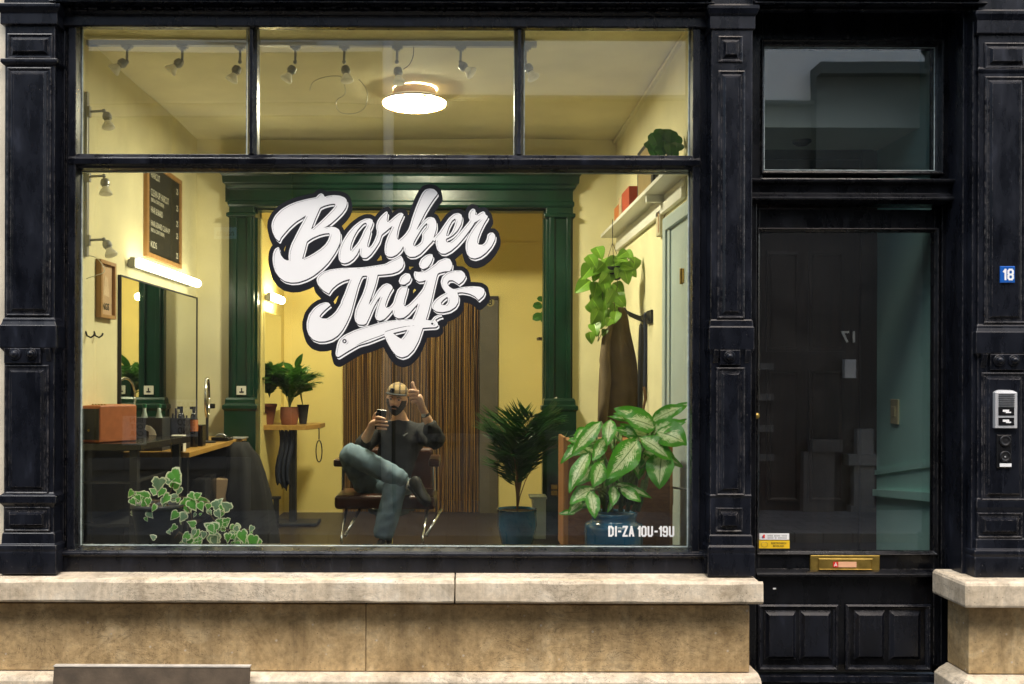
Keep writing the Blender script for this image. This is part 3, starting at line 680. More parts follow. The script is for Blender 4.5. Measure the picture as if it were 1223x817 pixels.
# ---- hallway behind the door
HX0, HX1 = 1.60, 2.61; HY = 1.06; HZ = 3.03
h = MB(); h.box(HX1, HX1+.1, .30, HY+.1, 0, ZC); hw = h.build('wall', M['teal']); struct(hw, 'teal painted side wall of the entrance hall behind the door glass')
struct(MB().box(1.45, HX1+.1, .24, HY+.2, .0, .08).build('floor', M['greystone']), 'grey stone floor of the entrance hall')
q=MB(); q.box(HX0-.1, HX1-.001, .52, HY+.1, HZ, HZ+.1); q.box(HX0-.1,HX1-.001,.50,.52,HZ,ZC); q.box(HX0-.1,HX1+.1,.24,.60,ZC-.02,ZC+.04); struct(q.build('ceiling', M['hallceil']), 'pale green ceiling of the entrance hall')
MBs = MB(); MBs.box(HX0-.12, HX0, .24, HY+.1, 0, ZC); struct(MBs.build('wall', plain('dark_brown_wall',(.03,.022,.018),.6)), 'dark left wall of the entrance hall')
# stringer boards on the teal wall
q=MB(); q.prism([(.30,1.15),(HY,1.02),(HY,.99),(.30,1.115)], HX1-.012, HX1); q.prism([(.30,.97),(HY,.90),(HY,.86),(.30,.92)], HX1-.03, HX1-.002); q.build('wall_moulding', M['teal'], hw)
# inner door (dark brown) with post
idr = MB(); xpost = X(1026,HY); 
idr.box(HX0+.001, xpost, HY, HY+.05, .08, HZ-.001)
for (u0,v0,u1,v1) in ((915,300,955,420),(965,300,1008,420),(915,440,955,600),(965,440,1008,600)):
    a0,a1,b0,b1 = RX(u0,v0,u1,v1,HY); idr.rings(a0,a1,b0,b1,[(0,HY),(0,HY-.010),(.02,HY-.012),(.03,HY-.003),(.04,HY-.003)])
o=idr.build('inner_door', M['darkwood']); tag(o,'dark brown panelled inner door seen through the left of the entrance glass','door')
q=MB(); q.box(xpost, X(1040,HY), HY-.03, HY+.05, .08, HZ-.001); q.box(HX0+.001,xpost,HY-.02,HY+.05,Z(190,HY),HZ); q.box(X(1040,HY),HX1,HY,HY+.05,.08,HZ); struct(q.build('door_frame', M['darkwood']), 'dark post of the inner door')
o = MB().box(*(lambda r:(r[0],r[1],HY-.032,HY-.026,r[2],r[3]))(RX(1040.5,292,1041.5,293,HY))).build('x', M['teal']); bpy.data.objects.remove(o)
# light switch on the teal wall
q = MB(); pz = Z(490,.80); q.box(HX1-.014, HX1-.001, .74,.84, pz-.075,pz+.075); sw=q.build('light_switch', plain('ivory_plastic',(.55,.48,.26),.4), bevel=.004); tag(sw,'ivory double light switch on the teal hallway wall','switch')
q=MB(); q.box(HX1-.020,HX1-.013,.765,.815,pz-.03,pz+.03); q.build('rocker', bpy.data.materials['ivory_plastic'], sw, bevel=.003)
# ceiling light fitting in the hall
q = MB(); q.lathe([(.055,0),(.055,-.012),(.03,-.03),(.0005,-.034)], (X(957,.80),.80,HZ-.001), 20); o=q.build('ceiling_spotlight', M['darkmetal'], smooth=False); tag(o,'small dark unlit ceiling spotlight seen through the glass above the entrance door','lamp')

# ---- number plate, intercom, bells
c0 = P(1203,328,-.115); a0,a1,b0,b1 = RX(1194.2,318,1212,338,-.115)
q=MB(); q.rings(a0,a1,b0,b1,[(0,-.105),(0,-.116),(.003,-.119)]); npl=q.build('house_number_plate', M['blue'], bevel=.0); tag(npl,'small blue enamel plate with white number 18 on right pilaster','sign')
PLATE=(a0,a1,b0,b1,npl)
a0,a1,b0,b1 = RX(1188,466,1214.5,511.5,-.13)
q=MB(); q.stack(a0,a1,-.135,-.11,[(b0,0),(b0+.004,.0),(b1-.012,0),(b1-.003,-.012),(b1+.002,-.03)]); ic=q.build('intercom', M['steel'], bevel=.004); tag(ic,'silver grey intercom panel with speaker slots on the right pilaster','intercom')
cx=(a0+a1)/2; hw_=(a1-a0)/2-.016
for k in range(7): 
    zz=b1-.020-k*.0105; MB().box(cx-hw_,cx+hw_,-.139,-.134,zz-.0035,zz).build('speaker_slot', M['darkmetal'], ic)
for k,zz in enumerate((b0+.085,b0+.035)):
    MB().box(cx-hw_,cx+hw_*.95,-.138,-.134,zz-.019,zz+.019).build('name_window', M['blackgloss'], ic)
    q=MB(); q.box(cx-hw_*.5,cx+hw_*.3,-.1395,-.1381,zz-.002,zz+.009); q.box(cx-.004,cx+hw_*.55,-.1396,-.1382,zz-.008,zz-.001); q.build('name_card', M['decalw'], ic)
    q=MB(); q.lathe([(.0055,0),(.0055,.003)],(cx+hw_*.78,-.138,zz-.008),12,axis=(0,-1,0)); q.build('bell_button', M['darkmetal'], ic)
a0,a1,b0,b1 = RX(1190.5,519,1208,559,-.12)
q=MB(); q.rings(a0,a1,b0,b1,[(0,-.11),(0,-.120),(.004,-.124)]); be=q.build('doorbell', M['blackgloss'], bevel=.001); tag(be,'black double round doorbell below the silver intercom','doorbell')
for py_ in (526.5,545): 
    q=MB(); q.lathe([(.028,0),(.028,.006),(.022,.010),(.020,.006),(.010,.007),(.0005,.008)],P(1200,py_,-.124),24,axis=(0,-1,0)); q.build('bell_ring', M['darkmetal'], be, smooth=True)
q=MB(); q.lathe([(.004,0),(.004,.002)],P(1200.5,545.5,-.132),10,axis=(0,-1,0)); q.build('bell_push', M['steel'], be)
a0,a1,b0,b1 = RX(1194,553.5,1208,557.5,-.125); q=MB(); q.box(a0,a1,-.1262,-.1245,b0,b1); q.build('name_strip', M['decalw'], be)

# ---- board leaning at the foot of the plinth
a0,a1,b0,b1 = RX(64,797,298,830,-.24)
q=MB(); q.prism([(-.225,b1),(-.235,b1-.002),(-.265,-.0),(-.25,-.0),(-.212,b1)], a0, a1); o=q.build('metal_plate', M['slate'], bevel=.001); tag(o,'brown grey metal plate leaning against the foot of the plinth','plate')
q=MB(); q.box(a0-.002,a1+.002,-.238,-.207,b1,b1+.006); q.build('plate_edge', plain('pale_metal_edge',(.55,.51,.44),.5,var=.2,scale=20), o)
# ================================================================== ROOM SHELL
XO0, XO1, ZO = X(303,3.9,400), X(652,3.9,400), Z(247.5,3.9,480)
YE = 5.27; XL2 = -1.9; ZC2 = 3.35
struct(MB().box(XL-.1, XR+.1, .10, YB+.2, 0, ZF).build('floor', M['floor']), 'dark wooden floor of the barber shop')
struct(MB().box(XL2-.1, XR+.1, YB+.2, YE+1.2, 0, ZF-.001).build('floor', M['floor']), 'dark floor of the back room')
# ceiling, slightly uneven, with a plastered seam
cg = MB(); n=28; vs=[]; fs=[]
for i in range(n+1):
    for j in range(n+1):
        x=XL-.1+(XR-XL+.2)*i/n; y=.25+(YB-.25+.2)*j/n
        vs.append((x,y,ZC+.006*math.sin(x*2.1+1)+.006*math.sin(y*3.3+x)+rnd.uniform(-.001,.001)))
for i in range(n):
    for j in range(n): a=i*(n+1)+j; fs.append((a,a+n+1,a+n+2,a+1))
cg.add(vs,fs); struct(cg.build('ceiling', M['ceil'], smooth=True), 'cream plaster ceiling of the barber shop')
struct(MB().box(XL2-.1, XR+.1, YB+.13, YE+.1, ZC2, ZC2+.1).build('ceiling', M['ceil']), 'ceiling of the back room')
struct(MB().box(XL-.1, XL, .0, YB+.2, 0, ZC+.1).build('wall', M['wall']), 'cream left wall of the barber shop with the chalkboard and long mirror')
rw = MB(); rw.box(XR, XR+.06, .2, YE+.1, 0, ZC+.1); struct(rw.build('wall', M['wall']), 'cream right wall of the barber shop with shelf and coat hooks')
bw = MB(); bw.box(XL, XO0-.02, YB, YB+.12, 0, ZC+.1); bw.box(XO1+.02, XR, YB, YB+.12, 0, ZC+.1); bw.box(XO0-.02, XO1+.02, YB, YB+.12, ZO+.02, ZC+.1)
struct(bw.build('wall', M['wall']), 'cream back wall around the green opening')
struct(MB().box(XL2-.1, XL2, YB+.13, YE+.1, 0, ZC2).build('wall', M['backwall']), 'yellow left wall of the back room')
dX0, dX1, dZ = X(410,YE,450), X(595,YE,450), Z(354,YE,560)
bw = MB(); bw.box(XL2, dX0, YE, YE+.1, 0, ZC2); bw.box(dX1, XR, YE, YE+.1, 0, ZC2); bw.box(dX0, dX1, YE, YE+.1, dZ, ZC2); bw.box(XL2,XR,YE-.012,YE-.0005,Z(291,YE),Z(289,YE))
struct(bw.build('wall', M['backwall']), 'yellow end wall of the back room around the strand curtain')
struct(MB().box(dX0-.2,dX1+.2,YE+1.0,YE+1.1,0,ZC2).build('wall', M['darkwood']), 'dark wall behind the strand curtain')
# front wall inside (around window) and interior ledge
ins = MB(); ins.box(XL-.1, WX0-.16, .085, .30, 0, ZC); ins.box(WX1+.10, XR, .085, .30, 0, ZC); ins.box(XL-.1, XR, .086,.30, ZC-.2, ZC+.1); ins.box(XL,XR,.19,.31,0,.488)
struct(ins.build('wall', M['wall']), 'inner side of the front wall')
o=MB().box(XL, XR-.02, .12, .78, .49, .53).build('window_ledge', M['blackmatte'], bevel=.004); tag(o,'dark inner window ledge that carries the two window plants','ledge')
# small cornice mould on the right wall and ceiling crack lines
q=MB(); q.box(XR-.03,XR-.001,.9,YB-.001,ZC-.035,ZC-.012); struct(q.build('wall_moulding', M['ceil']), 'thin moulding on top of the right wall')

# ---- dark green surround of the opening
gs = MB(); ya, yb_ = 3.90, 3.979
cx0 = X(273,ya,400); cx1 = X(684,ya,400)
def mouldcol(m_, x0, x1):
    m_.box(x0, x1, ya, yb_, ZF, ZO)
    m_.box(x0+.03, x0+.075, ya-.022, ya-.001, ZF+.6, ZO-.06); m_.box(x1-.06, x1-.02, ya-.022, ya-.001, ZF+.6, ZO-.06)
    zd = Z(478,ya)
    m_.stack(x0-.01, x1+.01, ya-.03, yb_, [(ZF,.02),(zd-.1,.02),(zd-.085,.035),(zd-.05,.035),(zd-.04,.015),(zd,.012),(zd+.02,0)])
    m_.stack(x0, x1, ya-.01, yb_, [(ZO-.10,.0),(ZO-.09,.02),(ZO-.06,.02),(ZO-.05,.0)])
mouldcol(gs, cx0, XO0); mouldcol(gs, XO1, cx1)
# entablature
zt = 3.62
gs.stack(cx0, cx1, ya, yb_, [(ZO,0),(ZO+.02,.012),(ZO+.05,.012),(ZO+.06,0),(ZO+.16,.0),(ZO+.17,.02),(ZO+.20,.03),(ZO+.215,.05),(Z(212,ya),.055),(Z(206,ya),.09),(zt-.02,.11),(zt,.11)])
gs.box(cx0-.04, cx0-.001, ya+.02, yb_, ZO+.05, ZO+.35)
gsurr = gs.build('door_surround', M['green'], bevel=.004); tag(gsurr,'dark green wooden surround framing the wide opening to the back room','door frame')
q = MB(); q.box(XO0, XO0+.018, YB+.0, YB+.14, ZF, ZO); q.box(XO1-.018, XO1, YB, YB+.14, ZF, ZO); q.box(XO0+.018,XO1-.018,YB,YB+.14,ZO-.018,ZO); q.build('jamb_lining', M['green'], gsurr)
# stickers on the green columns
o,_ = sticker(282.5,461,294,471.5,3.868,M['paper'],'small square photo card on the left green column')
q=MB(); c0=P(288.5,468,3.866); q.box(c0.x-.02,c0.x+.02,3.8655,3.867,c0.z-.01,c0.z+.005); q.box(c0.x-.006,c0.x+.006,3.8652,3.8668,c0.z-.005,c0.z+.035); q.build('print', M['darkmetal'], o)
q=MB(); q.tube([P(661,484,3.896),P(662.5,490,3.896),P(668,493.5,3.896)],[.004,.016,.004],8); o=q.build('banana_sticker', M['yellow']); tag(o,'yellow banana shaped sticker on the right green column','sticker')
for k,(u,v,r_) in enumerate(((663,476,.018),(670,481.5,.022),(677,489,.014))):
    q=MB(); cc=P(u,v,3.897); q.obox(cc, Vector((r_,0,.006)), Vector((0,.001,0)), Vector((-.003,0,.009))); o=q.build('sticker', M['paper']); tag(o,['small white sticker directly above the banana sticker','white slanted sticker right of the banana sticker','tiny white sticker lowest on the right green column'][k],'sticker')
a0,a1,b0,b1=RX(655.5,576,668,594,3.865); q=MB(); q.box(a0,a1,3.85,3.868,b0,b1); o=q.build('wall_socket', plain('brass_plastic',(.36,.28,.08),.4), bevel=.003); tag(o,'double brass coloured wall socket low on the right green column','socket')
q=MB(); q.box(a0+.02,a1-.02,3.846,3.8505,b0+.02,(b0+b1)/2-.006); q.box(a0+.02,a1-.02,3.846,3.8505,(b0+b1)/2+.006,b1-.02); q.build('socket_insert', M['brass'], o)

# ================================================================== LAMPS
LT = emit('tube_light', (1,.92,.68), 6.5); LT2 = emit('back_tube_light', (1,.86,.50), 50); LD = emit('ceiling_disc_light', (1,.91,.66), 165)
# ceiling lamp
cl = P(495,124,2.42); 
cl.z = 3.70
lamp = thing('ceiling_lamp', (cl.x,cl.y,cl.z), 'round lit flush ceiling lamp glowing white on the cream ceiling', 'lamp')
q=MB(); q.lathe([(.165,.112),(.165,.035),(.225,.030),(.245,.018),(.247,.006)],cl,40,cap=False); q.build('lamp_body', M['tan'], lamp, smooth=True)
q=MB(); q.lathe([(.246,.004),(.246,-.008),(.242,-.008)],cl,40,cap=False); q.build('rim', M['brass'], lamp, smooth=True)
q=MB(); q.lathe([(.236,-.004),(.230,-.007),(.20,-.009),(.0005,-.010)],cl,40,cap=False); q.build('diffuser', LD, lamp, smooth=True)
q=MB(); q.lathe([(.170,.036),(.205,.040),(.205,.034),(.170,.031)],cl,40,cap=False); q.build('halo_light', emit('halo_light',(1,.86,.5),.6), lamp, smooth=True)
def tubelamp(x, y0, y1, z, label, LT=LT):
    t_ = thing('tube_lamp', (x-.06,(y0+y1)/2,z), label, 'lamp', 'tube lamps above the barber mirrors')
    q=MB(); q.tube([(x,y0+.03,z),(x,y1-.03,z)], .036, 16); q.ball((x,y0+.03,z),.036,.036,.036,16,8); q.ball((x,y1-.03,z),.036,.036,.036,16,8); q.build('tube', LT, t_, smooth=True, recalc=False)
    q=MB(); q.box(x-.085,x-.043,y0+.02,y1-.02,z-.028,z+.028); q.box(x-.06,x-.02,y0-.012,y0+.012,z-.04,z+.04); q.build('wall_bracket', M['nickel'], t_, bevel=.004)
    return t_
tubelamp(XL+.088, 2.10, 3.72, 2.435, 'long lit white tube lamp on left wall directly below chalkboard')
tubelamp(XL2+.088, 4.22, 4.68, 2.36, 'short lit tube lamp seen in the back room left of the logo', LT2)
# track with spots
TY = 1.32
tr = MB(); tr.box(XL+.012, X(641,TY,50), TY-.02, TY+.02, ZC-.045, ZC-.012); tr.box(XL+.02, XL+.09, TY-.018, TY+.018, ZC-.045, ZC-.012)
o=tr.build('ceiling_track', M['nickel'], bevel=.003); tag(o,'grey metal light track running across the ceiling behind the top panes','light track')
tr = MB(); tr.box(XL+.0005, XL+.022, TY-.018, TY+.018, Z(308,TY), ZC-.35); o=tr.build('wall_track', M['nickel'], bevel=.003); tag(o,'short vertical metal light track on left wall at window edge','light track')
bulbm = leafmat('frosted_bulb',(.9,.88,.8),(.9,.88,.8),'plain',.6)
def spot(mount, elbow, head, aim, label, grp):
    """mount plate at mount, arm to elbow, head at head pointing along aim"""
    s_ = thing('spotlight', mount, label, 'spotlight', grp)
    m_=Vector(mount); e_=Vector(elbow); h_=Vector(head); a_=Vector(aim).normalized()
    d_=(e_-m_).normalized()
    q=MB(); 
    if abs(d_.z)>.5: q.box(m_.x-.035,m_.x+.035,m_.y-.016,m_.y+.016,m_.z-.014,m_.z+.004); q.box(m_.x-.02,m_.x+.02,m_.y-.014,m_.y+.014,m_.z-.026,m_.z-.014)
    else: q.box(m_.x-.004,m_.x+.014,m_.y-.016,m_.y+.016,m_.z-.035,m_.z+.035)
    q.build('mount', M['nickel'], s_, bevel=.002)
    q=MB(); q.tube([m_,e_],.0085,10); q.ball(e_,.014,n=10,m=6); q.build('arm', M['nickel'], s_, smooth=True)
    q=MB(); q.lathe([(.012,-.028),(.024,-.022),(.030,-.004),(.030,.016),(.022,.022),(.022,.030)],h_,18,axis=a_); q.build('lamp_socket', M['nickel'], s_, smooth=False, bevel=.002)
    q=MB(); q.lathe([(.018,.030),(.024,.042),(.040,.066),(.043,.078),(.038,.083),(.0005,.086)],h_,20,axis=a_); q.build('bulb', bulbm, s_, smooth=True)
    return s_
SP = [(152,147,76,(-.8,-.2,-.75),'first ceiling spotlight from the left, bulb turned left'),
      (218,214,76,(-.75,-.1,-.75),'second ceiling spotlight from the left, bulb turned left'),
      (287,283,84,(-.45,-.1,-1),'third ceiling spotlight from the left, beside the left mullion'),
      (353,349,84,(-.5,-.1,-.9),'first ceiling spotlight in the middle pane, right of the left mullion'),
      (411.5,413,84,(.15,-.15,-1),'second ceiling spotlight in the middle pane, above a loose cord'),
      (474.5,475.5,86,(.1,-.1,-1),'spotlight above the round ceiling lamp, with its cord hanging down'),
      (550.5,553,80,(.75,-.2,-.65),'ceiling spotlight right of the round lamp, bulb turned right'),
      (628,631,82,(.45,-.1,-.9),'rightmost ceiling spotlight, just right of the right mullion')]
for u,hx,hy,aim,lb in SP:
    mt = (X(u,TY,52), TY, ZC-.045); e_ = (X((u+hx)/2 if False else u-.5,TY,70), TY, Z(74,TY,u)); h_ = (X(hx,TY,hy), TY-.01, Z(hy,TY,hx))
    spot(mt, e_, h_, aim, lb, 'spotlights on the ceiling track')
for (vy, ex, hx, hy, aim, lb) in ((133.5,124,128,139,(.15,-.1,-1),'topmost wall spotlight on the left, behind the top left pane'),
                                 (211,124,125.5,218,(.1,-.1,-1),'middle wall spotlight on the left, just below the transom bar'),
                                 (287,124,128,292,(.4,-.1,-.9),'lowest wall spotlight on the left, with a dangling cord')):
    mt=(XL+.022,TY,Z(vy,TY,105)); e_=(X(ex,TY,vy),TY,Z(vy-1,TY,ex)); h_=(X(hx,TY,hy),TY,Z(hy,TY,hx))
    spot(mt,e_,h_,aim,lb,'spotlights on the wall track')
def cord(pts, y, name, label, mat='darkmetal', r=.0025, sub=6):
    pv=[P(a,b_,y+(c_ if c_ else 0)) for a,b_,c_ in pts]
    # catmull
    out=[]; 
    for i in range(len(pv)-1):
        p0=pv[max(i-1,0)];p1=pv[i];p2=pv[i+1];p3=pv[min(i+2,len(pv)-1)]
        for k in range(sub):
            t_=k/sub; out.append(.5*((2*p1)+(-p0+p2)*t_+(2*p0-5*p1+4*p2-p3)*t_*t_+(-p0+3*p1-3*p2+p3)*t_**3))
    out.append(pv[-1])
    q=MB(); q.tube(out,r,6); o=q.build(name, M[mat], smooth=True)
    if label: tag(o,label,'cord')
    return o
cord([(493.5,40,0),(494,52,0),(493.5,66,0),(489,77,0),(481,83,0)],TY,'power_cord','thin grey cord curving down to the spotlight over the round lamp')
cord([(370,108,0),(374,98,0),(388,92,0),(405,91,.0),(411,95,0)],TY+.2,'power_cord','loose thin cord hooked left of the second middle spotlight','nickel',.002)
cord([(411,98,0),(412,112,0),(402,120,0),(404,132,0),(414,136,0),(428,134,0),(437,126,0),(438,108,0),(428,94,0)],TY+.2,'power_cord','tangled loop of thin cord hanging below the middle spotlights','nickel',.0018)
cord([(105,305,0),(115,308,0),(122,316,0),(124,325,0),(114,329,0),(103,333,0)],TY-.02,'power_cord','white cord dangling below the lowest wall spotlight','white',.003)

# ================================================================== LEFT WALL
def onleft(py, px): 
    s_=(px-VX+(py-VY)*ROLL)/XL; return F/s_+CY
yA, yB_ = onleft(260,171), onleft(260,213)
zb_, zt_ = 2.53, 3.30
q=MB(); fr_w=.045
q.box(XL+.001,XL+.02,yA+.01,yB_-.01,zb_+.01,zt_-.01)
cb=q.build('chalkboard', M['chalk']); tag(cb,'black chalkboard price list in a thin orange wooden frame','sign')
q=MB(); 
for (y0,y1,z0,z1) in ((yA,yA+fr_w,zb_,zt_),(yB_-fr_w,yB_,zb_,zt_),(yA+fr_w,yB_-fr_w,zb_,zb_+fr_w*.8),(yA+fr_w,yB_-fr_w,zt_-fr_w*.8,zt_)): q.box(XL+.001,XL+.034,y0,y1,z0,z1)
q.build('frame', M['framewood'], cb, bevel=.002)
H=zt_-zb_; 
for (f_,h_,bdy,wf) in ((.83,.050,'HAIRCUT',.30),(.645,.055,'CLEAN-UP HAIRCUT',.62),(.585,.030,'(NEK & CONTOUREN)',.44),(.47,.050,'HAAR & BAARD',.40),(.335,.045,'HAAR & BAARD CLEAN-UP',.66),(.275,.030,'(NEK & CONTOUREN)',.46),(.115,.050,'KIDS',.20)):
    text(bdy,'chalk_writing',M['chalkw'],cb,(XL+.0215,yA+.12,zb_+H*f_),h_,wf*.74,dirx=(0,1,0),bold=.0)
for f_ in (.83,.645,.47,.335,.115):
    text('25','chalk_price',M['chalkw'],cb,(XL+.0215,yB_-.13,zb_+H*f_-.01),.05,.05,dirx=(0,1,0),bold=.01)
    q=MB(); q.box(XL+.0205,XL+.0215,yA+.06,yA+.085,zb_+H*f_+.03,zb_+H*f_+.037); q.build('chalk_dash',M['chalkw'],cb)
# long mirror
y0m,y1m=onleft(400,141), onleft(420,233); 
q=MB(); q.box(XL+.001,XL+.020,y0m,y1m-.02,1.06,2.315); mir=q.build('wall_mirror', M['mirror']); tag(mir,'large frameless wall mirror above the wooden counter reflecting the green frame','mirror')
q=MB(); 
for (a_,b2,c_,d_) in ((y0m-.012,y0m,1.06,2.327),(y1m-.02,y1m-.008,1.06,2.327),(y0m,y1m-.02,2.315,2.327)): q.box(XL+.001,XL+.026,a_,b2,c_,d_)
q.build('mirror_edge', M['blackmatte'], mir)
# framed picture
y0p,y1p=onleft(345,114), onleft(345,132.5); zp0,zp1=1.995,2.39
q=MB(); q.box(XL+.001,XL+.018,y0p+.01,y1p-.01,zp0+.01,zp1-.01); pic=q.build('framed_picture', M['tan']); tag(pic,'narrow brown framed poster on the left wall beside the mirror','picture')
q=MB(); 
for (a_,b2,c_,d_) in ((y0p,y0p+.03,zp0,zp1),(y1p-.03,y1p,zp0,zp1),(y0p+.03,y1p-.03,zp0,zp0+.025),(y0p+.03,y1p-.03,zp1-.025,zp1)): q.box(XL+.001,XL+.04,a_,b2,c_,d_)
q.build('frame', M['framewood'], pic, bevel=.002)
q=MB(); ym=(y0p+y1p)/2; q.prism([(ym-.05,zp0+.16),(ym+.06,zp0+.15),(ym+.03,zp0+.28),(ym-.02,zp0+.30)],XL+.0185,XL+.0195); q.build('print', plain('sepia_print',(.62,.46,.30),.7), pic)
text('INGS','poster_text',M['darkmetal'],pic,(XL+.0195,y0p+.06,zp0+.06),.045,.14,dirx=(0,1,0),bold=.02)
# hooks
for k,(u,lb) in enumerate(((102,'left black wall hook below the framed poster'),(112,'right black wall hook below the framed poster'))):
    c0=Vector((XL+.001,onleft(403,u),Z(401,onleft(403,u),u))); q=MB(); q.tube([c0+Vector((0,0,.03)),c0+Vector((.01,0,.0)),c0+Vector((.035,0,-.012)),c0+Vector((.055,0,.002)),c0+Vector((.06,0,.018))],.006,8); o=q.build('wall_hook', M['blackmatte'], smooth=True); tag(o,lb,'hook','black wall hooks')
# ---- counter (wood) and black sideboard
ct = thing('counter', (XL+.24,3.0,ZF), 'narrow yellow wooden counter along the left wall under the mirror', 'counter')
q=MB(); q.box(XL+.001,X(293,3.8,521),2.0,3.86,1.005,1.045); 
q.build('countertop', M['tablewood'], ct, bevel=.004)
q=MB(); 
for yy in (2.15,3.7): MB().box(XL+.40,XL+.44,yy,yy+.04,ZF,1.004).build('leg', M['blackmatte'], ct)
MB().box(XL+.001,XL+.015,2.03,3.88,ZF,1.004).build('back_panel', M['blackmatte'], ct)
MB().box(XL+.016,XL+.47,3.70,3.86,ZF,1.004).build('side_panel', M['blackmatte'], ct)
q=MB(); q.box(XL+.02,XL+.42,2.2,3.8,.45,.47); q.build('shelf', M['darkwood'], ct)
sb = thing('sideboard', (XL+.3,1.75,ZF), 'black sideboard with open legs at the bottom left of the window', 'sideboard')
ysb0,ysb1=1.20,2.02; zsb=Z(524,1.7,160)
q=MB(); q.prism([(XL+.001,ysb0),(X(168,1.2,537),ysb0),(X(228,2.02,520),ysb1),(XL+.001,ysb1)],zsb-.045,zsb,'z'); q.build('top', M['blackgloss'], sb, bevel=.004)
MB().box(XL+.016,XL+.36,ysb0+.03,ysb1-.04,.62,.64).build('shelf', M['blackmatte'], sb); MB().box(XL+.016,XL+.36,ysb0+.03,ysb1-.04,.9,.915).build('shelf', M['blackmatte'], sb); MB().box(XL+.001,XL+.015,ysb0,ysb1,ZF,zsb-.046).build('back_panel', M['blackmatte'], sb)
for (xx,yy) in ((X(160,1.25),ysb0+.04),(X(208,1.9),ysb1-.08),(XL+.05,ysb0+.06)):
    q=MB(); q.box(xx-.025,xx+.025,yy,yy+.05,ZF,zsb-.046); q.build('leg', M['blackmatte'], sb)
# radio
a0,a1=X(100,1.28,505),X(163,1.48,505); zr=zsb+.001; 
rad=thing('radio',((a0+a1)/2,1.45,zr),'orange brown vintage radio case with black front on black sideboard','radio')
q=MB(); zrt=Z(484.5,1.28,130)
xm=X(119,1.25,505)
q.prism([(XL+.003,1.28),(xm,1.25),(a1,1.48),(a1-.10,1.66),(XL+.003,1.66)],zr,zrt,'z'); q.build('case', M['radiored'], rad, bevel=.008)
q=MB(); q.prism([(XL+.006,1.268),(xm-.003,1.241),(xm-.003,1.2475),(XL+.006,1.276)],zr+.02,zrt-.02,'z'); q.build('speaker_front', M['blackmatte'], rad)
for k in range(5):
    q=MB(); c0=Vector((XL+.05+k*.020,1.34,zrt)); q.lathe([(.007,0),(.007,.008),(.002,.010)],c0,10); q.build('knob', M['brass'], rad)
q=MB(); q.lathe([(.009,0),(.007,.006)],P(106,514,1.258),12,axis=(-.2,-1,0)); q.build('badge', M['brass'], rad)
# black crate with two bottles, white card
a0,a1,b0,b1=RX(163,499,193,520,2.15)
bz=1.0455
cr=MB(); zc=Z(498,2.25,178)
cr.box(a0,a1+.02,2.10,2.115,bz,zc); cr.box(a0,a1+.02,2.285,2.30,bz,zc); cr.box(a0,a0+.012,2.115,2.285,bz,zc); cr.box(a1+.008,a1+.02,2.115,2.285,bz,zc); cr.box(a0+.012,a1+.008,2.115,2.285,bz,bz+.01)
o=cr.build('crate', plain('dark_slate_plastic',(.03,.033,.038),.5), bevel=.002); tag(o,'dark box holding two clear green capped bottles behind the radio','box')
for k,(u,lb) in enumerate(((172.5,'clear green capped bottle, the one nearer the radio'),(190,'clear green capped bottle, the one farther from the radio'))):
    c0=Vector((X(u,2.2,500),2.2,bz+.011)); bt=thing('bottle',c0,lb,'bottle','green capped bottles in the dark box')
    hh=Z(487,2.2,u)-c0.z
    clear=bpy.data.materials.get('clear_plastic') or plain('clear_plastic',(.42,.50,.44),.1,var=.05)
    q=MB(); q.lathe([(.036,0),(.038,.01),(.038,hh*.55),(.030,hh*.72),(.014,hh*.9),(.013,hh)],c0,18); q.build('bottle_body', clear, bt, smooth=True)
    q=MB(); q.lathe([(.017,hh),(.017,hh+.028)],c0,14); q.build('cap', plain('green_cap_plastic',(.01,.12,.05),.4) if k==0 else bpy.data.materials['green_cap_plastic'], bt, bevel=.002)
o,_=None,None
q=MB(); c0=P(181,512,2.06); 
pts=[P(173,513,2.06),P(174.5,507.5,2.06),P(180,509,2.06),P(185,514,2.06),P(187,520,2.06),P(178,520,2.06),P(178,515.5,2.06)]
q.prism([(p.x,p.z) for p in pts],2.056,2.060,'y'); o=q.build('label_card', M['paper']); tag(o,'curled white paper label leaning on the dark bottle box','card')
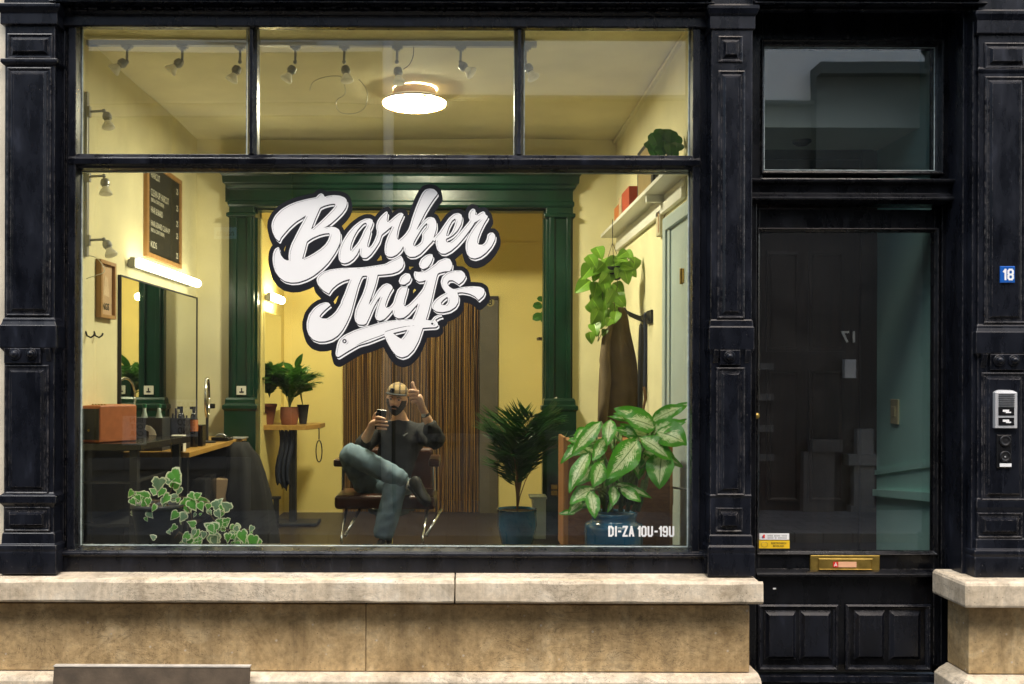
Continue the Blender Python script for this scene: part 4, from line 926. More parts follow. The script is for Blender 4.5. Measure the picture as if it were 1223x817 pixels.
# tool caddy with spray bottles
a0,a1,b0,b1=RX(195.5,494,221,521.5,2.32); cd=thing('tool_caddy',((a0+a1)/2,2.4,bz),'dark caddy full of combs and brushes on the wooden counter','caddy')
q=MB(); q.box(a0,a1,2.32,2.332,bz,b1-.04); q.box(a0,a1,2.448,2.46,bz,b1-.04); q.box(a0,a0+.01,2.332,2.448,bz,b1-.04); q.box(a1-.01,a1,2.332,2.448,bz,b1-.04); q.build('box', M['blackmatte'], cd)
for k in range(7):
    xx=a0+.018+(a1-a0-.036)*k/6; hh=b1+rnd.uniform(-.03,.04); q=MB(); q.obox((xx,2.38+rnd.uniform(-.03,.04),(bz+hh)/2),Vector((.006,0,0)),Vector((0,.004,0)),Vector((rnd.uniform(-.01,.01),0,(hh-bz)/2))); q.build('comb', M['darkmetal'], cd)
for k,(u,lb,yy) in enumerate(((216.5,'black spray bottle with amber label, left one on the counter',2.42),(231.5,'black spray bottle with amber label, right one on the counter',2.52))):
    c0=Vector((X(u,yy,500),yy,bz)); st_=thing('spray_bottle',c0,lb,'spray bottle','spray bottles on the counter'); hh=Z(492,yy,u)-bz
    q=MB(); q.lathe([(.030,0),(.032,.008),(.032,hh*.75),(.022,hh*.92),(.012,hh)],c0,18); q.build('bottle_body', M['blackgloss'], st_, smooth=True)
    q=MB(); q.lathe([(.0328,hh*.45),(.0328,hh*.78)],c0,18,cap=False); q.build('label_band', M['orangepaper'], st_)
    q=MB(); q.lathe([(.013,hh),(.013,hh+.02)],c0,12); q.box(c0.x-.03,c0.x+.012,c0.y-.008,c0.y+.008,c0.z+hh+.02,c0.z+hh+.042); q.build('spray_head', M['blackmatte'], st_)
c0=Vector((X(239,2.6,505),2.6,bz)); q=MB(); q.box(c0.x-.045,c0.x+.03,2.56,2.66,bz,bz+.17); o=q.build('clipper_charger', M['blackgloss'], bevel=.006); tag(o,'glossy black charging stand next to the round hand mirror','charger')
a0,a1,b0,b1=RX(204,520,219,533,2.02); q=MB(); q.box(a0,a1,2.02,2.09,bz,b1); o=q.build('card_holder', M['paper'], bevel=.002); tag(o,'small white card holder at the near counter edge','card holder')
q=MB(); q.box(a0+.008,a1-.006,2.0165,2.0195,bz+.005,bz+.045); q.build('card_front', M['blackmatte'], o)
# ring mirror on stand
yy=3.0; c0=P(247.5,475,yy); rm=thing('round_mirror',(c0.x,yy,bz),'oval looking round mirror on a black stand on wooden counter','mirror')
rr_=(Z(452,yy)-Z(498,yy))/2
q=MB(); ax=Vector((1,.18,.0)).normalized(); sd_=Vector((-.18,1,0)).normalized()
ringp=[c0+sd_*rr_*math.cos(a)+Vector((0,0,rr_*math.sin(a))) for a in [i*2*math.pi/36 for i in range(37)]]
q.tube(ringp,.013,8); q.build('rim', M['chrome'], rm, smooth=True)
q=MB(); q.lathe([(rr_-.012,-.004),(rr_-.012,.004)],c0,36,axis=ax); q.build('mirror_glass', M['mirror'], rm)
q=MB(); q.tube([c0+Vector((0,0,-rr_)),(c0.x,yy,bz+.02)],.012,10); q.lathe([(.07,0),(.07,.012),(.02,.02)],(c0.x,yy,bz),24); q.build('stand', M['blackmatte'], rm)
q=MB(); cc=P(254,485,yy-.02); q.obox(cc,Vector((.018,0,0)),Vector((0,.02,0)),Vector((0,0,.020))); q.build('clamp', M['blackgloss'], rm, bevel=.004)
# flat things at the far end of the counter
for k,(u0,u1,v0,v1,yy,mt_,lb) in enumerate(((252,272,513,517.5,3.15,'blackgloss','flat black clipper case lying on the counter behind the mirror'),(272,291,516.5,519,3.45,'nickel','row of metal scissors laid out at the far counter end'))):
    a0,a1=X(u0,yy,v1),X(u1,yy,v1); q=MB(); q.box(a0,a1,yy,yy+.2,bz,bz+(.035 if k==0 else .012)); o=q.build(['clipper_case','scissors'][k], M[mt_], bevel=.004); tag(o,lb,['case','scissors'][k])
    if k==0:
        q=MB(); q.tube([(a0+.02,yy+.1,bz+.04),(a0+.04,yy+.1,bz+.055),(a1-.06,yy+.1,bz+.055),(a1-.04,yy+.1,bz+.038)],.006,6); q.build('handle',M['nickel'],o)
# boxes and cans on the low shelf of the counter
for k,(u0,u1,v0,v1,yy,mt_,nm,lb) in enumerate(((229,245,573,590,2.6,'darkmetal','tin','wide metal tin low under the counter, above the ivy'),(256,282,572,593,3.1,'tan','box','cream cardboard box under the far end of the counter'),(244,252,568,588,2.8,'blackgloss','can','slim dark can between tin and cream box under counter'))):
    a0,a1,b0,b1=RX(u0,v0,u1,v1,yy); zlo=.471 if True else b0; hgt=max(.08,b1-.472)
    q=MB(); q.box(a0,a1,yy,yy+.18,.472,.472+hgt); o=q.build(nm, M[mt_], bevel=.006); tag(o,lb,nm)
# black cape on a stand right of the counter
q=MB(); 
prof=[(298,528,.06),(296,535,.10),(300,545,.13),(302,565,.16),(304,590,.19),(307,615,.20),(309,640,.215),(310,660,.22)]
vs=[];fs=[];n=36; 
for (u,v,r_) in prof:
    c0=P(u-10,v,3.2)
    for i in range(n):
        a=2*math.pi*i/n; rr2=r_*(1+.10*math.sin(a*7+v*.02)+.05*math.sin(a*3+1)); vs.append((c0.x+rr2*math.cos(a),3.2+rr2*.7*math.sin(a),c0.z))
for k in range(len(prof)-1):
    for i in range(n): j=(i+1)%n; fs.append((k*n+i,k*n+j,(k+1)*n+j,(k+1)*n+i))
fs.append(tuple(range(n))); q.add(vs,fs); o=q.build('hairdressing_cape', M['sweater'], smooth=True); tag(o,'black hairdressing cape draped in folds at the counter end','cape')
st_=MB(); c0=P(298,560,3.2); st_.tube([(c0.x-.05,3.2,ZF),(c0.x-.05,3.2,1.05)],.015,8); st_.box(c0.x-.2,c0.x+.15,3.05,3.35,ZF,ZF+.02); o=st_.build('cape_stand', M['blackmatte']); tag(o,'thin black stand carrying the hairdressing cape','stand')

# ================================================================== BACK ROOM
# table with pedestal
tb=thing('pedestal_table',(X(349,4.6),4.6,ZF),'small wooden table on one black column carrying potted plants','table')
ztb=Z(508,4.25,360)
q=MB(); q.prism([(XL2+.001,4.22),(X(366,4.25,508),4.22),(X(384,4.55,503),4.50),(X(384,4.55,503),4.80),(XL2+.001,4.80)],ztb-.045,ztb,'z'); q.build('tabletop', M['tablewood'], tb, bevel=.003)
q=MB(); q.box(X(345,4.4),X(353,4.4),4.42,4.50,ZF+.03,ztb-.046); q.build('column', M['blackmatte'], tb, bevel=.004)
q=MB(); q.box(X(328,4.4),X(380,4.4),4.30,4.62,ZF,ZF+.03); q.build('foot', M['blackmatte'], tb, bevel=.01)
q=MB(); 
vs=[];fs=[];n=10
for k in range(9):
    for i in range(n+1):
        u=333+16*(i/n)+ (2*math.sin(k*.9) ); v=513+9*k+(3*math.sin(i*2)); 
        if k==8: v-= abs(i-6)*1.6
        p=P(u-(k*.5),v,4.34+.03*math.sin(i*1.9)); vs.append(p)
for k in range(8):
    for i in range(n): a=k*(n+1)+i; fs.append((a,a+1,a+n+2,a+n+1))
q.add(vs,fs); o=q.build('towel', M['navy'], smooth=True); so_=o.modifiers.new('s','SOLIDIFY'); so_.thickness=.01; tag(o,'dark navy towel hanging from the pedestal table','towel')
q=MB(); yy=4.45
q.tube([P(378,511,yy),P(381,512,yy),P(381,525,yy)],.006,6); q.tube([P(381+3.6*math.cos(a),539+13*math.sin(a)*(1 if abs(math.sin(a))<.97 else .99),yy) for a in [i*math.pi/9 for i in range(19)]],.006,6); o=q.build('hanging_hook', M['blackmatte']); tag(o,'long black loop hook hanging from the table edge','hook')
q=MB(); q.box(X(327,4.2),X(333,4.2),4.2,4.24,ZF,Z(596,4.2)); q.box(X(325,4.2),X(335,4.2),4.19,4.25,Z(597,4.2),Z(594,4.2)); o=q.build('floor_stand', M['blackmatte']); tag(o,'short black floor stand left of the table column','stand')
def pot(prof, c, mat, parent, name='pot'):
    q=MB(); q.lathe(prof,c,28,cap=False); q.lathe([(prof[0][0],0),(.001,0)],c,28,cap=False); 
    r_=prof[-1][0]; z_=prof[-1][1]; q.lathe([(r_,z_),(r_-.006,z_),(r_-.008,z_-.03)],c,28,cap=False)
    o=q.build(name, mat, parent, smooth=True)
    s_=MB(); s_.lathe([(r_-.008,z_-.022),(.001,z_-.018)],c,24,cap=False); s_.build('soil', M['soil'], parent)
    return o
def palm(nm, c, mat, label, nfr, L, potprof, potmat, spread=1.0, lean=(0,0,0), wleaf=.018, nleaf=16, seed=1, cat='plant', grp=None, flat=1.0):
    t_=thing(nm,c,label,cat,grp); c=Vector(c); rr=random.Random(seed)
    if potprof: pot(potprof,c,potmat,t_)
    top=c+Vector((0,0,potprof[-1][1]-.02 if potprof else 0)); q=MB(); st=MB()
    for k in range(nfr):
        az=2*math.pi*k/nfr+rr.uniform(-.4,.4); el=rr.uniform(.9,1.42); LL=L*rr.uniform(.7,1.08)
        d=Vector((math.cos(az)*spread,math.sin(az)*spread*flat,0)); pts=[]
        for i in range(9):
            s_=i/8; pts.append(top+d*LL*(s_**1.5)*math.cos(el)*1.5+Vector((0,0,LL*(s_*math.sin(el)-.38*s_**2.6)))+Vector(lean)*s_)
        st.tube(pts,.005,5,r2=.0015)
        for j in range(nleaf):
            s_=.30+.70*j/(nleaf-1); f_=s_*8; i=min(7,int(f_)); b0=pts[i].lerp(pts[i+1],f_-i); tn=(pts[i+1]-pts[i]).normalized()
            sd_=tn.cross(Vector((0,0,1))); 
            if sd_.length<.05: sd_=Vector((1,0,0))
            sd_.normalize(); ll=LL*.30*math.sin(math.pi*(.15+.8*(j/(nleaf-1))))
            for sg in (-1,1):
                dv=(tn*.75+sd_*sg*.85+Vector((0,0,rr.uniform(-.35,.05)))).normalized()
                q.leaf(b0,b0+dv*ll,wleaf*rr.uniform(.8,1.2),nrm=tn.cross(sd_*sg),droop=-.12,cup=.1,n=3,shape='lance')
    st.build('stem', M['stem'] if mat!='darkleaf' else M['brownstem'], t_); q.build('foliage', M[mat], t_, recalc=False)
    return t_
zz=ztb+.001
palm('potted_palm',(X(318,4.35),4.42,zz),'midleaf','bushy dark palm in brown pot at the left end of the back table',26,.66,[(.055,0),(.085,.17),(.092,.17),(.092,.20)],M['terracotta'],.45,wleaf=.024,seed=3)
palm('potted_palm',(X(345,4.35),4.38,zz),'midleaf','feathery palm in red brown pot in the middle of the back table',20,.64,[(.075,0),(.090,.08),(.085,.17)],M['terracotta'],.60,wleaf=.022,seed=8,lean=(.05,0,0))
# leafy plant in black pot
t_=thing('potted_plant',(X(360,4.4),4.5,zz),'broad leaved plant in slim black pot at the right end of the table','plant'); c0=Vector((X(360,4.4),4.5,zz))
pot([(.035,0),(.058,.18),(.062,.19)],c0,M['blackmatte'],t_)
q=MB(); st=MB(); top=c0+Vector((0,0,.17)); yy=4.5
for (bx,by,tx,ty,w_) in ((356,456,379,450,7),(357,462,374,466,9),(352,452,360,436,8),(350,445,338,433,6),(353,440,362,422,5),(352,450,343,447,6)):
    b0=P(bx,by,yy); t0=P(tx,ty,yy-.08); st.tube([top,top.lerp(b0,.5)+Vector((0,.02,.03)),b0],.004,5); q.leaf(b0,t0,w_/120*1.6,(.2,-1,.5),.1,.2,7,'oval')
st.build('stem', M['stem'], t_); q.build('foliage', M['midleaf'], t_, recalc=False)
# mirror on left wall of back room
def onl2(px): return F/((px-VX)/XL2)+CY
q=MB(); q.box(XL2+.001,XL2+.015,4.20,onl2(334),1.25,2.22); o=q.build('wall_mirror', M['mirror']); tag(o,'mirror on the back room left wall below the short tube lamp','mirror')
# strand curtain in the doorway
cu=thing('strand_curtain',((dX0+dX1)/2,YE-.02,ZF),'doorway curtain of many thin brown and ochre strands behind the man','curtain')
q=MB(); xx=dX0+.01; rr=random.Random(12)
while xx<X(573,YE)-.005:
    w_=rr.choice((.005,.007,.010,.014)); y_=YE-.03+rr.uniform(-.015,.02); n=7; pts=[]
    ph=rr.uniform(0,6); amp=rr.uniform(.001,.010); vs=[];fs=[]
    for i in range(n+1):
        z=dZ-.03-(dZ-.03-ZF-.01)*i/n; x_=xx+amp*math.sin(ph+i*.9); vs+=[(x_-w_/2,y_,z),(x_,y_-.003,z),(x_+w_/2,y_,z)]
    for i in range(n): a=3*i; fs+=[(a,a+1,a+4,a+3),(a+1,a+2,a+5,a+4)]
    q.add(vs,fs); xx+=w_+rr.uniform(.001,.009)
m,t,b=newmat('curtain_strands'); tc=N(t,'TexCoord'); mp=N(t,'Mapping'); mp.inputs['Scale'].default_value=(48,1,.015); t.links.new(tc.outputs['Object'],mp.inputs[0]); nz=N(t,'TexNoise',Scale=1.7,Detail=3,Roughness=.8); t.links.new(mp.outputs[0],nz.inputs['Vector'])
rp=ramp(t,[(.34,(.02,.012,.007)),(.45,(.16,.065,.015)),(.50,(.03,.022,.013)),(.55,(.50,.27,.06)),(.60,(.05,.035,.02)),(.66,(.42,.36,.22))]); t.links.new(nz.outputs[0],rp.inputs[0]); t.links.new(rp.outputs[0],b.inputs['Base Color']); b.inputs['Roughness'].default_value=.4; M['strands']=m
q.build('strands', M['strands'], cu, recalc=False)
q=MB(); q.box(dX0,dX1,YE-.05,YE-.01,dZ-.035,dZ); q.build('rail', M['darkwood'], cu)
q=MB(); q.box(X(573,YE),dX1-.002,YE-.04,YE-.005,ZF,dZ-.036); o=q.build('open_door', plain('grey_brown_door',(.10,.085,.06),.5)); tag(o,'grey brown door edge with a round 8 sign right of the curtain','door')
c0=P(585.5,361,YE-.042); q=MB(); q.lathe([(.045,0),(.045,.003)],c0,24,axis=(0,-1,0)); q.build('round_sign', plain('olive_disc',(.30,.24,.08),.5), o)
text('8','sign_number',M['blackmatte'],o,(c0.x-.02,YE-.0465,c0.z-.032),.064,.040,bold=.02)
# little plant and corner shelf by the right green column, back room
sh=thing('wall_shelf',(X(648,5.0),5.0,Z(405,5.0)),'tiny dark corner shelf against the right green column','shelf')
q=MB(); q.box(X(642,4.5),X(660,4.5),4.4,4.62,Z(406,4.5),Z(403,4.5)); q.build('board', M['darkwood'], sh)
t_=thing('small_plant',(X(648,4.5),4.5,Z(403,4.5)),'small round leaved plant partly hidden behind the right green column','plant'); c0=Vector((X(652,4.5),4.5,Z(402.5,4.5)))
pot([(.03,0),(.042,.07)],c0,M['terracotta'],t_); q=MB(); st=MB()
for (u,v,u2,v2,w_) in ((648,365,636,366,8),(650,358,641,357,6),(648,376,636,382,9),(652,372,647,385,10),(652,356,656,350,8)):
    b0=P(u,v,4.45); st.tube([c0+Vector((0,0,.07)),b0],.003,5); q.leaf(b0,P(u2,v2,4.42),w_/122*1.2,(0,-1,.3),.1,.2,6,'round')
st.build('stem', M['stem'], t_); q.build('foliage', M['midleaf'], t_, recalc=False)
# floor palm in dark blue pot
palm('potted_palm',(X(618,3.2,600),3.25,ZF),'darkleaf','tall dark palm in dark blue pot standing right of the curtain',19,1.30,[(.13,0),(.17,.18),(.165,.30),(.175,.32)],M['bluepot'],.40,wleaf=.017,nleaf=26,seed=5,lean=(.05,0,0))
# heater / low cabinet beside palm
q=MB(); a0,a1,b0,b1=RX(637,596,652,650,3.6); q.box(a0,a1,3.6,3.8,ZF,b1); q.box(a0-.03,a1+.01,3.59,3.81,b1,b1+.02); o=q.build('low_cabinet', M['bluegrey'], bevel=.003); tag(o,'narrow pale low cabinet between the palm and green column','cabinet')

# ================================================================== RIGHT WALL
xf=1.27; zsh=Z(285,3.9,717)
sh=thing('wall_shelf',(XR-.1,2.4,zsh),'long white wall shelf high on the right wall carrying books','shelf')
q=MB(); q.box(xf,XR-.001,.95,3.86,zsh,zsh+.03); q.build('board', M['white'], sh, bevel=.003)
q=MB(); q.box(XR-.035,XR-.001,1.15,3.80,zsh-.13,zsh-.06); q.box(XR-.02,XR-.001,1.15,3.84,zsh-.0585,zsh-.001); q.build('rail', M['white'], sh, bevel=.003)
q=MB(); q.box(xf+.02,XR-.021,1.75,1.80,zsh-.05,zsh-.001); q.build('bracket', M['white'], sh)
def yat(px, x): return F/((px-VX)/x)+CY
for k,(u0,u1,vt,mt_,lb) in enumerate(((737,743,243,'orangepaper','orange spined book at the far end of the white shelf'),(742.5,747,232,'tan','tan book between the orange book and the red one'),(746,755,222,'redpaper','tall red orange book nearest to the picture frame'))):
    ya_,yb2=yat(u1,1.33),yat(u0,1.33); h_=Z(vt,ya_,u1)-zsh-.03
    q=MB(); q.box(1.30,XR-.02,ya_+.004,yb2-.004,zsh+.0305,zsh+.03+h_); o=q.build('book', M[mt_], bevel=.003); tag(o,lb,'book','books on the white shelf')
    q=MB(); q.box(1.304,XR-.024,ya_+.012,yb2-.012,zsh+.03+h_,zsh+.0305+h_+.001); q.build('pages', M['paper'], o)
# picture frame leaning
ya_,yb2=yat(775,1.33),yat(757,1.33); zp=Z(160,ya_,770)
pf=MB(); pf.box(1.352,1.372,ya_,yb2,zsh+.0305,zp); 
o=pf.build('picture_frame', M['blackmatte'], bevel=.002); tag(o,'tall dark picture frame standing on the white shelf','picture')
q=MB(); q.box(1.349,1.3515,ya_+.05,yb2-.05,zsh+.07,zp-.04); q.build('print', plain('brown_print',(.30,.22,.10),.4), o)
# pilea on the shelf
yy=1.25; c0=Vector((1.335,yy,zsh+.0305)); t_=thing('potted_plant',c0,'small dark round leaved plant on the white shelf top right','plant')
pot([(.045,0),(.06,.10),(.063,.11)],c0,M['white'],t_); q=MB(); st=MB(); top=c0+Vector((0,0,.1))
rr=random.Random(2)
for (u,v,r_) in ((777,174,8),(781,166,8),(788,161,8),(795,160,8),(801,163,8),(806,169,8),(808,176,8),(800,178,7),(789,179,8),(794,170,8),(784,172,8),(803,184,7),(779,180,6),(791,166,7)):
    p_=P(u,v,yy+rr.uniform(-.10,.0)); st.tube([top,p_],.003,5); d=Vector((rr.uniform(-.5,.5),rr.uniform(-.6,.1),-.8)).normalized(); q.leaf(p_-d*.045,p_+d*.05,r_/165*1.9,(0,-1,.4),.15,.2,6,'round')
st.build('stem', M['stem'], t_); q.build('foliage', M['midleaf'], t_, recalc=False)
# thermostat / door bell box
ya_=yat(790,XR-.02); q=MB(); z0,z1=Z(280,ya_,785),Z(250,ya_,785); q.box(XR-.035,XR-.001,ya_,ya_+.14,z0,z1); o=q.build('doorbell_box', plain('yellowed_plastic',(.55,.50,.34),.45), bevel=.006); tag(o,'yellowed plastic doorbell box on the right wall beside the door frame','doorbell')
q=MB(); q.box(XR-.040,XR-.034,ya_+.02,ya_+.05,z0+.02,z1-.02); q.build('slot', M['tan'], o)
# side door in the right wall with white frame
y1d=yat(793,XR-.03); y0d=.34; zdt=Z(262,y1d,793)
df=thing('side_door',(XR,1.0,ZF),'pale blue grey side door with white frame at right wall edge','door')
q=MB(); q.box(XR-.045,XR-.001,y1d-.09,y1d,ZF,zdt); q.box(XR-.030,XR-.001,y1d-.16,y1d-.091,ZF,zdt-.05); q.box(XR-.045,XR-.001,y0d,y1d-.091,zdt-.09,zdt); q.build('door_frame', M['bluegrey'], df, bevel=.004)
q=MB(); q.box(XR-.018,XR-.0005,y0d,y1d-.161,ZF,zdt-.091); 
q.box(XR-.026,XR-.0185,y0d,y1d-.50,ZF+.1,zdt-.25)
q.build('door_leaf', M['bluegrey'], df, bevel=.003)
yh=yat(814,XR-.03); zh=Z(330,yh,814); q=MB(); q.tube([(XR-.034,yh,zh-.05),(XR-.034,yh,zh+.05)],.011,10); q.box(XR-.032,XR-.019,yh-.05,yh+.05,zh-.045,zh+.045); q.build('hinge', M['brass'], df, bevel=.002)
yh=yat(803,1.33); zh=Z(582,yh,803); q=MB(); q.tube([(1.33,yh,zh+.002),(1.33,yh,zh-.11)],.009,10); q.tube([(1.33,yh,zh),(XR-.018,yh-.15,zh)],.007,8); q.build('door_handle', M['nickel'], df, smooth=True)
# coat rack
yh=yat(776,XR-.02); zh=Z(378,yh,770)
rk=thing('coat_rack',(XR,yh,zh),'dark metal coat rack with thin curved hooks on the right wall','coat rack')
q=MB(); q.box(XR-.018,XR-.001,yh-.03,yh+.16,zh-.05,zh+.05); q.build('plate', M['darkmetal'], rk, bevel=.003)
for k in range(6):
    yk=yh+.0+k*.026; q=MB(); b0=Vector((XR-.018,yk,zh-.03+.01*k)); q.tube([b0,b0+Vector((-.05,0,-.012)),b0+Vector((-.10,.01,.008)),b0+Vector((-.155,.015,.035)),b0+Vector((-.165,.015,.05))],.0035,6); q.ball(b0+Vector((-.165,.015,.053)),.007,n=8,m=6); q.build('hook', M['darkmetal'], rk)
# hanging coat
def cloth(name, rows, y, mat, label, cat, depth=.10, folds=6, seed=1):
    """rows: (left px, right px, py)"""
    rr=random.Random(seed); q=MB(); vs=[]; fs=[]; n=30
    ph=[rr.uniform(0,6) for _ in range(4)]
    for r,(u0,u1,v) in enumerate(rows):
        a=P(u0,v,y); b_=P(u1,v,y); cx=(a.x+b_.x)/2; hw=(b_.x-a.x)/2; g_=min(1,r/3)
        for i in range(n):
            t_=2*math.pi*i/n; fold=1+g_*(.10*math.sin(folds*t_+ph[0]+r*.25)+.06*math.sin(2.3*folds*t_+ph[1]-r*.2))
            vs.append((cx+hw*math.cos(t_)*(1 if abs(math.cos(t_))>.9 else fold), y+min(depth,hw*.8+.01)*math.sin(t_)*fold, a.z))
    for k in range(len(rows)-1):
        for i in range(n): j=(i+1)%n; fs.append((k*n+i,k*n+j,(k+1)*n+j,(k+1)*n+i))
    fs+= [tuple(range(n)), tuple(range(len(rows)*n-1,(len(rows)-1)*n-1,-1))]
    q.add(vs,fs); o=q.build(name, mat, smooth=True); o.modifiers.new('sub','SUBSURF').render_levels=1; tag(o,label,cat); return o
yc=2.72
co=cloth('coat',[(736,746,366),(733,749,372),(728,751,384),(723,753,398),(719,757,414),(716,761,432),(715,762,452),(714,762,475),(713.5,762,500),(713,763,530),(713,764,560)],yc,M['coat'],'olive brown coat hanging from the rack on the right wall','coat',.09,5,3)
# lapel and sleeve seams
q=MB(); pts=[P(748,372,yc-.075),P(751,390,yc-.095),P(754,405,yc-.10),P(750,412,yc-.105)]
q.tube([P(747,398,yc-.088),P(744,404,yc-.096),P(748,412,yc-.10),P(757,425,yc-.09),P(759,430,yc-.085)],.003,5); q.build('lapel', M['coat'], co)
q=MB(); rr=random.Random(6); q.tube([P(731,385,yc-.06),P(724,405,yc-.085),P(722,430,yc-.10),P(724,455,yc-.10),P(722,480,yc-.10),P(720,505,yc-.1)],[.015,.035,.042,.040,.036,.034],12); q.build('sleeve', M['coat'], co, smooth=True)
cloth('bag_strap',[(768,774,372),(768,774,385),(769,775,405),(769,773,425),(768,773,445),(768,772,465),(769,772,480)],2.45,M['navy'],'dark scarf strip hanging from the coat rack right of the coat','scarf',.02,3,5)
umb=cloth('umbrella',[(763,768,385),(763,769,400),(762,769,430),(761,768,470),(762,767,500)],2.55,M['blackmatte'],'folded black umbrella hanging between the coat and the scarf','umbrella',.02,4,9)
q=MB(); q.tube([P(769,462,2.4),P(771,475,2.4),P(768,490,2.4)],.010,6); o=q.build('handle', M['brownstem'], umb)
# hanging pothos
yy=2.66; hb=P(733,326,yy); hk=P(731.5,262,yy)
t_=thing('hanging_plant',(hb.x,yy,hb.z),'trailing light green plant in dark hanging basket below the white shelf','plant')
q=MB(); q.lathe([(.045,-.055),(.062,-.04),(.078,.02),(.080,.045)],hb,24,cap=False); q.lathe([(.045,-.055),(.001,-.057)],hb,24,cap=False); q.build('basket', M['blackmatte'], t_, smooth=True)
q=MB(); kn=P(731.5,290,yy)
q.tube([hk,kn],.003,6); 
for a in (0,2.1,4.2): q.tube([kn,hb+Vector((.08*math.cos(a+.4),.08*math.sin(a+.4),.045))],.0022,5)
q.build('hanger', M['darkmetal'], t_)
q=MB(); st=MB(); rr=random.Random(21)
LV=[(715,302,12),(707,312,12),(702,325,15),(697,342,14),(716,320,11),(724,312,9),(731,318,16),(741,310,11),(750,305,10),(744,304,9),(757,315,11),(753,324,11),(748,330,11),(738,345,12),(728,330,12),(721,333,10),(711,346,13),(722,342,11),(729,354,13),(740,358,12),(742,360,9),(709,358,10),(712,365,13),(724,363,10),(733,370,12),(722,377,12),(735,379,10),(711,378,12),(718,386,9),(711,392,11),(705,403,9),(713,398,5),(722,397,6),(726,348,11),(717,353,10),(706,368,9),(727,385,8),(748,318,10),(712,330,9),(738,326,9)]
top=hb+Vector((0,0,.05))
for (u,v,r_) in LV:
    yy2=yy+rr.uniform(-.13,.05); p_=P(u,v,yy2); 
    d=Vector((rr.uniform(-.7,.7)+(u-728)*.012,rr.uniform(-.5,0),-.8+ (.5 if v<320 else 0))).normalized(); L_=r_/150*1.75
    q.leaf(p_-d*L_*.45,p_+d*L_*.55,L_*.82,(rr.uniform(-.4,.4),-1,.3),.12,.22,7,'heart')
for path in ([(728,322),(718,335),(720,352),(718,375),(716,392),(714,408)],[(735,322),(738,340),(733,358),(735,375)],[(724,322),(712,330),(708,350),(712,372),(711,388)],[(740,318),(752,308),(757,314)],[(722,318),(708,316),(700,335)],[(714,408),(718,400),(725,392)]):
    st.tube([P(a,b_,yy-.04) for a,b_ in path],.0035,5)
st.build('stem', M['stem'], t_); q.build('foliage', M['pothos'], t_, recalc=False)

# ================================================================== WINDOW PLANTS
# wooden cabinet behind
a0,a1,b0,b1=RX(672.5,522,700,650,1.0)
cb2=thing('wooden_cabinet',(a0+.3,1.1,ZF),'orange plywood cabinet edge behind the blue plant pot','cabinet')
q=MB(); q.box(a0,a0+.018,.98,1.30,.531,b1); q.box(a0+.018,XR-.12,.98,1.30,.531,b1-.02); q.build('carcass', M['orange'], cb2, bevel=.002)
q=MB(); q.box(a0+.03,XR-.14,.972,.979,.56,b1-.05); q.build('panel', wood('brown_osb',(.10,.035,.012),(.22,.09,.03),.5,0,20,3), cb2)
# dumb cane
yy=.44; rr=random.Random(5); pc=P(733,650,yy); pc.z=.5305; zt_=Z(612,yy,733)
t_=thing('dumb_cane',pc,'large variegated dumb cane in a blue glazed pot behind the glass','plant')
ht=zt_-pc.z
q=MB(); q.lathe([(.10,0),(.14,.02),(.163,.08),(.165,ht-.085),(.160,ht-.062),(.135,ht-.050),(.122,ht-.040),(.128,ht-.02),(.132,ht),(.126,ht+.003),(.118,ht-.02),(.115,ht-.05)],pc,40,cap=False); q.lathe([(.1,0),(.001,0)],pc,40,cap=False); q.build('pot', M['bluepot'], t_, smooth=True)
q=MB(); q.lathe([(.116,ht-.03),(.001,ht-.025)],pc,30,cap=False); q.build('soil', M['soil'], t_)
def dz(u,v,y): return P(590+u/3.142,420+v/3.142,y)
DL=[((600,285),(447,215),88,.50),((585,262),(445,235),60,.58),((605,285),(482,250),95,.42),((590,262),(722,203),72,.52),((575,312),(724,268),66,.46),((610,300),(724,350),120,.40),((548,322),(662,412),100,.36),((632,372),(622,518),124,.38),
    ((540,333),(420,478),130,.30),((402,262),(290,390),70,.40),((378,345),(275,335),60,.50),((385,330),(272,360),50,.55),((418,325),(368,412),64,.42),((358,378),(284,532),78,.38),((402,418),(368,512),74,.33),((378,512),(284,575),72,.36),
    ((362,522),(378,630),66,.30),((330,560),(276,612),46,.40),((450,505),(444,580),52,.30),((474,512),(552,566),52,.30),((438,255),(425,355),66,.40),((400,275),(330,300),44,.52),((470,290),(540,320),50,.5),((520,330),(470,270),60,.55),
    ((480,330),(430,300),60,.55),((560,370),(600,470),70,.55),((510,380),(540,480),70,.5),((480,470),(470,520),50,.5),((640,280),(600,230),60,.6),((350,290),(300,330),60,.5),((560,400),(520,500),60,.58),((440,420),(470,500),50,.52)]
q=MB(); q2=MB(); st=MB()
rr=random.Random(77)
DL+=[((a[0]+rr.uniform(-30,30),a[1]+rr.uniform(-20,50)),(c_[0]+rr.uniform(-45,45),c_[1]+rr.uniform(-30,45)),w_*rr.uniform(.55,.8),yk+.12) for (a,c_,w_,yk) in list(DL)[:22]]
for k,(b_,tp,w_,yk) in enumerate(DL):
    b0=dz(*b_,yk); t0=dz(*tp,yk-rr.uniform(.02,.10)); W=w_/3.142/212*rr.uniform(.78,.95)
    (q).leaf(b0,t0,W,(rr.uniform(-.5,.5),-1,.55),.10+rr.uniform(0,.16),.22,16,'oval',.022,rr.uniform(0,6))
    sb_=dz(rr.uniform(400,530),575,.44); mid=(sb_+b0)/2+Vector((0,.03,.05)); st.tube([sb_,sb_.lerp(mid,.6),mid.lerp(b0,.4),b0],.007,6,r2=.004)
q.build('foliage', M['dieff'], t_, recalc=False, smooth=True)
